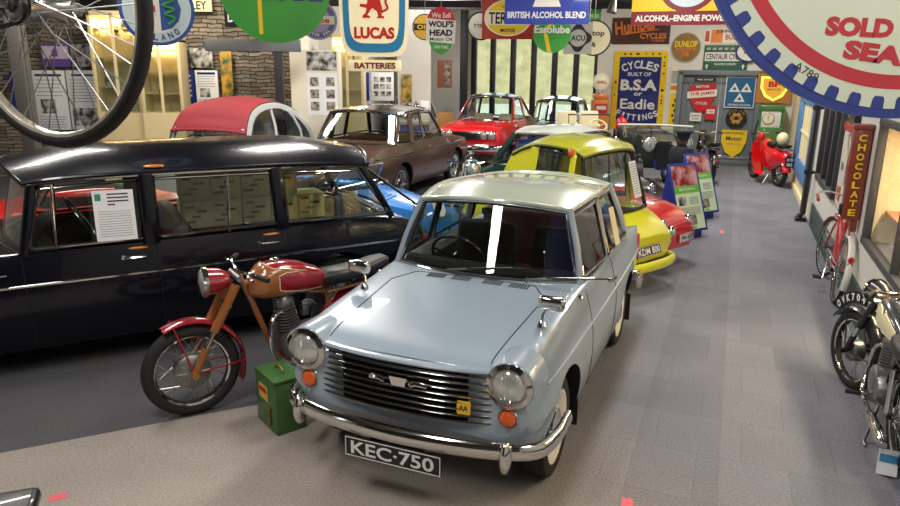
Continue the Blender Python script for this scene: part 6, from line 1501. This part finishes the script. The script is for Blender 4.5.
# blue counter with silver urns
p = Vector((-.80, 15.2, 1.0)); ct = thing('counter', 'bright blue counter unit holding silver urns beside the red coupe', 'counter', (p.x, p.y+.3, .12))
mb = MB(); mb.box((0, 0, .45), (.62, .5, .90), DBLUE, bev=.01); mb.box((0, 0, .94), (.66, .54, .08), mat('worktop_grey', 'B9B4A8', .4), bev=.008); mb.build('cabinet', ct)
for s in (-1, 1): mb = MB(); mb.box((s*.155, -.26, .48), (.29, .02, .72), DBLUE, bev=.006); d = mb.build('door', ct); mb = MB(); mb.box((s*.05, -.275, .62), (.02, .02, .12), CHROME, bev=.005); mb.build('handle', d)
for k, (x, lab) in enumerate(((-.20, 'silver lidded urn on the blue counter, left of the pair'), (.02, 'silver lidded urn on the blue counter, right of the pair'))):
    u = thing('urn', lab, 'urn', (p.x+x, p.y+.3, 1.10))
    mb = MB(); mb.lathe([(.095, 0), (.10, .02), (.10, .30), (.085, .34)], (0, 0, 0), (0, 0, 1), CHROME, 26); mb.build('body', u)
    mb = MB(); mb.lathe([(.098, .33), (.08, .37), (.03, .39), (.02, .42), (0, .425)], (0, 0, 0), (0, 0, 1), CHROME, 22); mb.build('lid', u)
    mb = MB(); mb.tube([(0, -.10, .05), (0, -.16, .05), (0, -.16, .02)], .012, BLACK, 8); mb.build('tap', u)
mb = MB(); mb.box((p.x+.22, p.y+.3, 1.10+.21), (.18, .02, .42), PAPER, bev=.002); o = mb.build('price_board'); tag(o, 'blank white upright card on the blue counter beside the urns', 'card')
mb = MB(); mb.box((-.14, 16.45, .12+.55), (.36, .36, 1.1), mat('tan_wood', 'A9783C', .5), bev=.01); o = mb.build('cabinet'); tag(o, 'plain tan wooden cabinet standing beside the blue counter', 'cabinet')

# exhibits against the stone wall: panels at Y = 12.9
def panel(name, label, x0, y0, x1, y1, m, Y=12.93, cat='panel', th=.03, extra=None):
    ym = (y0+y1)/2; a, b = at(x0, ym, Y=Y), at(x1, ym, Y=Y); a.z = at((x0+x1)/2, y1, Y=Y).z; b.z = at((x0+x1)/2, y0, Y=Y).z; w, h = b.x-a.x-.012, b.z-a.z-.012; c = (a+b)/2
    root = thing(name, label, cat, (c.x, Y, c.z)); mb = MB(); mb.box((0, 0, 0), (w, th, h), m, bev=.003); mb.build('board', root)
    if extra:
        mb = MB(); extra(mb, w, h, -th/2); mb.build('print', root)
    return root
def lines(mb, x0, x1, z0, z1, y, n, m=None):
    for k in range(n): mb.prism([(x0, -.006), (x1-.02*(k % 3), -.006), (x1-.02*(k % 3), .006), (x0, .006)], (0, y-.002, z1+(z0-z1)*k/max(1, n-1)), XR, ZU, .001, m or _M['grey_ink'])
def ex1(mb, w, h, y):
    mb.box((0, y-.002, h*.42), (w*.8, .003, .04), S_BLUE); lines(mb, -w*.42, w*.40, h*.08, h*.34, y, 5); mb.box((-w*.1, y-.002, -h*.10), (w*.45, .003, h*.24), BW1); lines(mb, -w*.42, w*.40, -h*.45, -h*.28, y, 5)
def ex2(mb, w, h, y):
    mb.box((0, y-.002, h*.42), (w*.7, .003, .035), S_BLUE); lines(mb, -w*.42, w*.40, -h*.02, h*.34, y, 8); mb.box((0, y-.002, -h*.28), (w*.86, .003, h*.30), BW1)
panel('info_panel', 'white history panel with a portrait photograph on the stone wall, left of two', 35, 70, 68, 130, PAPER, extra=ex1)
panel('info_panel', 'white history panel with a machine photograph on the stone wall, right of two', 69, 70, 106, 130, PAPER, extra=ex2)
panel('picture', 'purple and white picture above the white history panels', 41, 44, 70, 67, mat('purple_print', '6A4FA0', .6), cat='picture', extra=lambda mb, w, h, y: (mb.box((0, y-.002, h*.14), (w*.94, .003, h*.56), mat('lilac_print', 'CFC3DC', .6)), mb.box((0, y-.004, h*.1), (w*.2, .003, h*.3), _M['purple_print'])))
panel('picture', 'black and white street picture above the white history panels', 71, 44, 100, 67, BW1, cat='picture')
panel('info_panel', 'tall blue banner panel with white lettering on the stone wall', 12, 72, 26, 122, DBLUE, extra=lambda mb, w, h, y: [mb.box((0, y-.002, h*.38-h*.13*k), (w*.5, .003, .05), S_WHI) for k in range(6)])
panel('picture', 'black and white photograph on the stone pier beside the round serpent sign', 190, 48, 213, 68, BW1, Y=12.9, cat='picture')
panel('info_panel', 'narrow blue panel on the stone pier', 185, 70, 195, 106, DBLUE, Y=12.9, extra=lambda mb, w, h, y: [mb.box((0, y-.002, h*.35-h*.14*k), (w*.4, .003, .04), S_WHI) for k in range(5)])
panel('info_panel', 'white panel with one photograph on the stone pier above the red canvas roof', 196, 70, 219, 108, PAPER, Y=12.9, extra=ex1)
panel('picture', 'green and orange landscape picture under the grey lintel', 221, 50, 233, 100, COL2, Y=12.9, cat='picture')
panel('sign_board', 'dark board with white lettering high on the stone wall behind the hung wheel', 80, -4, 118, 17, S_BLK, Y=12.9, cat='sign', extra=lambda mb, w, h, y: mb.text('GUARANTEE', (0, y-.002, -h*.3), XR, ZU, w*.7, .07, S_WHI, .002, .02))
panel('sign_board', 'cream board with dark lettering high beside the stone pier', 186, -10, 212, 12, CREAM, Y=12.9, cat='sign', extra=lambda mb, w, h, y: mb.text('LEY', (0, y-.002, -h*.2), XR, ZU, w*.6, .14, S_BLK, .002, .02))
# lit cream showcases
SHC = mat('showcase_cream', 'E2CFA0', .5)
def showcase(label, x0, y0, x1, y1, Y, ncol, items=True):
    a, b = at(x0, y1, Y=Y), at(x1, y0, Y=Y); w, h = b.x-a.x, b.z-a.z; dp = .34
    root = thing('showcase', label, 'showcase', ((a.x+b.x)/2, Y, 0)); z0 = a.z
    mb = MB(); mb.box((0, dp/2, z0+h/2), (w, .02, h), SHC); 
    for s in (-1, 1): mb.box((s*(w/2-.03), 0, z0+h/2), (.06, dp, h), SHC, bev=.004)
    mb.box((0, 0, z0+h), (w, dp, .08), SHC); mb.box((0, 0, z0/2), (w, dp, z0), SHC)
    for k in range(1, ncol): mb.box((-w/2+w*k/ncol, -dp/2+.02, z0+h/2), (.05, .04, h), SHC)
    mb.build('carcass', root)
    for k in range(3): mb = MB(); mb.box((0, 0, z0+h*(k+.9)/3.4), (w-.1, dp-.14, .02), SHC); mb.build('shelf', root)
    mb = MB(); mb.box((0, -dp/2+.015, z0+h/2), (w-.1, .008, h-.06), GLASS); mb.build('glass_front', root)
    l = bpy.data.lights.new('showcase_lamp', 'AREA'); l.shape = 'RECTANGLE'; l.size = w*.8; l.size_y = .15; l.energy = 34*w; l.color = (1, .78, .45)
    o = bpy.data.objects.new('showcase_lamp', l); COL.objects.link(o); o.location = ((a.x+b.x)/2, Y, z0+h-.06)
    return root, w, h, z0
sc1, w, h, z0 = showcase('lit cream glazed showcase seen through the hung wheel spokes', 102, 14, 138, 112, 12.7, 2)
sc2, w, h, z0 = showcase('lit cream glazed showcase between hung wheel and stone pier', 147, 40, 182, 112, 12.6, 2)
for x, y, q, lab, m in ((115, 29, 7, 'small dark picture in the upper left of the cream showcase', S_BRN), (125, 25, 10, 'small black picture in the upper right of the cream showcase', S_BLK), (111, 82, 12, 'small framed grey photograph low in the cream showcase', BW1)):
    panel('picture', lab, x-q/2, y-q/2, x+q/2, y+q/2, m, Y=12.838, cat='picture')
# headphones-like wire exhibits on the lower shelf: a looped wire ornament
p = at(162, 93, Y=12.6); wo = thing('wire_ornament', 'looped dark wire ornament on a shelf of the cream showcase beside the stone pier', 'ornament', (p.x, 12.6, z0+h*.9/3.4+.01+.150))
wo.scale = (.65, .65, .65)
mb = MB(); mb.tube([(.12*math.cos(a), 0, .20*math.sin(a)) for a in [2*PI*k/24 for k in range(24)]], .008, ALLOY, 6, closed=True); mb.build('loop', wo)
mb = MB(); mb.box((0, 0, -.21), (.16, .1, .03), ALLOY, bev=.005); mb.build('base', wo)
sc3, w, h, z0 = showcase('lit cream glazed showcase behind the lightbox sign', 333, 36, 364, 108, 14.5, 2)
# white cabinet with photographs
a, b = at(287, 112, Y=12.2), at(334, 50, Y=12.2)
cb = thing('display_cabinet', 'white display cabinet with six small photographs behind the brown saloon', 'cabinet', ((a.x+b.x)/2, 12.78, .12), 0)
w = b.x-a.x; H = b.z-.12
mb = MB(); mb.box((0, 0, H/2), (w, .4, H), mat('cabinet_cream', 'D8D0BE', .6), bev=.01); mb.build('carcass', cb)
mb = MB(); zc = a.z-.12; mb.prism(rect(w*.62, .32), (w*.16, -.203, H-.18), XR, ZU, .002, BW1); mb.build('photo_strip', cb)
mb = MB(); mb.prism(rect(w*.62, .72), (w*.16, -.203, H-.74), XR, ZU, .002, PAPER); mb.build('white_panel', cb)
for k in range(6): mb = MB(); mb.prism(rect(.15, .15), (w*.16+(-.14 if k % 2 else .14), -.206, H-.53-.21*(k//2)), XR, ZU, .002, BW2); mb.build('photo', cb)
panel('info_panel', 'white panel with grey photographs beside the lightbox sign', 371, 72, 394, 101, PAPER, Y=15.15, extra=lambda mb, w, h, y: [mb.box((w*(-.28+.28*(k % 3)), y-.002, h*(.25-.25*(k//3))), (w*.22, .003, h*.18), BW1) for k in range(9)])
panel('info_panel', 'narrow blue panel beside the white panel of grey photographs', 363, 72, 369.5, 101, DBLUE, Y=15.15)
panel('picture', 'small framed green and cream picture on the white pier', 401, 74, 412, 102, COL2, Y=16.4, cat='picture')
panel('picture', 'red and brown window picture under the tilted oil sign', 437, 60, 452, 88, mat('brick_print', '9A5A44', .7), Y=17.6, cat='picture', extra=lambda mb, w, h, y: mb.box((w*.2, y-.002, 0), (w*.4, .003, h*.9), BW2))
# peaked cap on a dark dress form behind the stands
p = at(684, 131, Y=11.35); mf = thing('dress_form', 'dark uniform dress form wearing a black peaked cap behind the display stands', 'dress form', (p.x, p.y, 0))
UN = mat('uniform_dark', '1B1C24', .8)
mb = MB(); mb.lathe([(.10, .62), (.17, .66), (.19, .80), (.21, .92), (.17, 1.0), (.06, 1.04), (.05, 1.08)], (0, 0, 0), (0, 0, 1), UN, 26); mb.build('torso', mf)
mb = MB(); mb.ball((0, 0, 1.14), (.085, .095, .11), mat('form_linen', '6E5A4C', .8), 18, 12); mb.build('head', mf)
mb = MB(); mb.lathe([(.095, 1.15), (.10, 1.20), (.135, 1.25), (.13, 1.275), (0, 1.29)], (0, 0, 0), (0, 0, 1), UN, 26); mb.grid([[(.10*math.sin(t)*k, -.095*math.cos(t)*k-.0, 1.165-.03*(k-1)) for t in [(-1.1+2.2*i/10) for i in range(11)]] for k in (1.0, 1.35, 1.6)], BLACK); mb.build('peaked_cap', mf)
mb = MB(); mb.cyl((0, 0, 0), (0, 0, .64), .018, BLACK); mb.lathe([(.16, 0), (.16, .02), (.03, .05)], (0, 0, 0), (0, 0, 1), BLACK, 22); mb.build('stand', mf)

# vintage open tourer behind the stands
VG = mat('coach_grey_green', '2D3632', .35, 0, .5)
tr = thing('vintage_car', 'dark vintage open tourer with round headlamps behind the display stands', 'car', (3.72, 11.9, 0), math.radians(-4))
for y in (.35, 2.35):
    for s in (-1, 1): spoked(tr, (s*.60, y, .36), .36, .05, n=24, hub=.06, turn=PI/2, m_rim=BLACK)
mb = MB(); mb.add([(-.20, .25, .55), (.20, .25, .55), (.20, .25, 1.0), (-.20, .25, 1.0), (-.40, 1.15, .50), (.40, 1.15, .50), (.38, 1.15, 1.06), (-.38, 1.15, 1.06)], [(0, 3, 2, 1), (0, 1, 5, 4), (1, 2, 6, 5), (2, 3, 7, 6), (3, 0, 4, 7), (4, 5, 6, 7)], VG, False); mb.build('bonnet', tr)
tr.scale = (.86, 1, 1)
mb = MB(); mb.prism(rrect(.44, .50, .08), (0, .24, .77), XR, ZU, .05, CHROME); mb.prism(rrect(.36, .40, .05), (0, .238, .76), XR, ZU, .01, DARK); mb.build('radiator', tr)
mb = MB()
for s in (-1, 1): mb.box((s*.45, 1.9, .75), (.06, 1.5, .62), VG, bev=.02)
mb.box((0, 2.65, .75), (.96, .08, .66), VG, bev=.02); mb.box((0, 1.9, .46), (.9, 1.5, .06), VG); mb.build('body', tr)
for s in (-1, 1):
    mb = MB(); mb.grid([[(s*x, .35+.42*math.cos(a), .36+.42*math.sin(a)) for x in (.48, .60, .72)] for a in [math.radians(-5+190*k/12) for k in range(13)]], BLACK); mb.build('wing', tr)
    headlamp(tr, (s*.36, .18, .98), .12, depth=.14)
mb = MB()
for s in (-1, 1): mb.tube([(s*.62, 1.20, 1.0), (s*.66, 1.25, 1.20)], .014, CHROME, 8)
mb.tube([(-.80, 1.25, 1.22), (0, 1.2, 1.23), (.80, 1.25, 1.20)], .018, mat('pale_trim', 'C9C7B8', .4), 8); mb.tube([(-.66, 1.20, 1.0), (.66, 1.20, 1.0)], .012, CHROME, 8); mb.build('screen_frame', tr)
mb = MB(); mb.grid([[(-.64, 1.2, 1.0), (.64, 1.2, 1.0)], [(-.66, 1.25, 1.2), (.66, 1.25, 1.2)]], GLASS); mb.build('windscreen', tr)
seat(tr, (0, 1.5, .52), .8, LEATHER, .45); steering(tr, (-.22, 1.45, 1.05), .2)
mb = MB(); mb.box((0, 2.72, 1.0), (1.0, .26, .16), mat('hood_canvas', '4A3B2E', .8), bev=.06, seg=3); mb.build('folded_hood', tr)

# veteran car with pale seats
vt = thing('veteran_car', 'black veteran car with two cream seat backs and pale steering wheel', 'car', (2.54, 12.2, 0), math.radians(4))
for y in (.3, 1.7):
    for s in (-1, 1): spoked(vt, (s*.52, y, .38), .38, .035, n=14, hub=.07, turn=PI/2, m_rim=mat('veteran_spoke', '8C6A3C', .5))
mb = MB(); mb.box((0, 1.0, .56), (.82, 2.0, .10), BLACK, bev=.02); mb.box((0, .25, .78), (.7, .5, .36), BLACK, bev=.05, seg=3); mb.box((0, 1.3, .80), (.84, .8, .42), BLACK, bev=.04, seg=3); mb.build('body', vt)
vt.scale = (.9, 1, 1)
CS = mat('cream_hide', 'D9CDAA', .6)
for s in (-1, 1):
    mb = MB(); mb.box((s*.24, 1.20, 1.06), (.40, .42, .12), CS, bev=.04, seg=3); mb.box((s*.24, 1.46, 1.26), (.42, .14, .36), CS, Matrix.Rotation(-.15, 3, 'X'), bev=.05, seg=3); mb.build('seat', vt)
steering(vt, (.25, .78, 1.22), .17, m=CS, tr=.017, ax=(0, -.5, .85))
headlamp(vt, (-.34, -.02, .98), .09, depth=.10); headlamp(vt, (.34, -.02, .98), .09, depth=.10)
mb = MB(); mb.tube([(-.40, .55, .96), (-.42, .62, 1.42), (.42, .62, 1.42), (.40, .55, .96)], .014, BLACK, 8); mb.build('screen_frame', vt)
# red two-gallon can on a stand behind the white roof
p = at(622, 118, Y=15.0); rc = thing('fuel_can', 'red fuel can on a dark stand behind the white-roofed coupe', 'can', (p.x, p.y, 0))
mb = MB(); mb.lathe([(.11, 1.0), (.12, 1.02), (.12, 1.14), (.09, 1.20), (.035, 1.23)], (0, 0, 0), (0, 0, 1), RED2, 22); mb.build('body', rc)
mb = MB(); mb.lathe([(.035, 1.23), (.035, 1.28), (0, 1.29)], (0, 0, 0), (0, 0, 1), RED2, 14); mb.build('cap', rc)
mb = MB(); mb.box((0, 0, .498), (.30, .24, .996), BLACK, bev=.02); o = mb.build('stand'); o.name = 'pedestal'; o.location = rc.location; tag(o, 'dark pedestal carrying the red fuel can', 'pedestal')
# ceiling spotlight and track
p = at(612, 9, Y=12.8); sp_ = thing('spotlight', 'grey ceiling spotlight beside the dark steel beam', 'lamp', p)
mb = MB(); mb.cyl((0, 0, .1), (0, 0, 4.6-p.z), .012, STEEL); mb.build('rod', sp_)
mb = MB(); mb.lathe([(.0, .16), (.05, .15), (.07, .05), (.09, -.06), (.08, -.05), (0, .02)], (0, 0, 0), (.2, .2, 1), STEEL, 22); mb.build('shade', sp_)
# leaflet by the dark motorcycle
p = at(893, 442, z=.10); mb = MB(); mb.prism(rect(.12, .17), (0, 0, .10), (.9, -.44, 0), (.15, .3, 1), .003, PAPER); mb.prism(rect(.10, .05), (0, -.002, .13), (.9, -.44, 0), (.15, .3, 1), .002, S_LBL)
mb.cyl((0, .03, 0), (0, .02, .06), .03, STEEL, n=14)
o = mb.build('leaflet_stand'); o.location = (p.x-.15, p.y-.20, 0); o.scale = (.85, .85, .85); tag(o, 'small white and blue leaflet on a stub stand beside the dark motorcycle', 'leaflet')
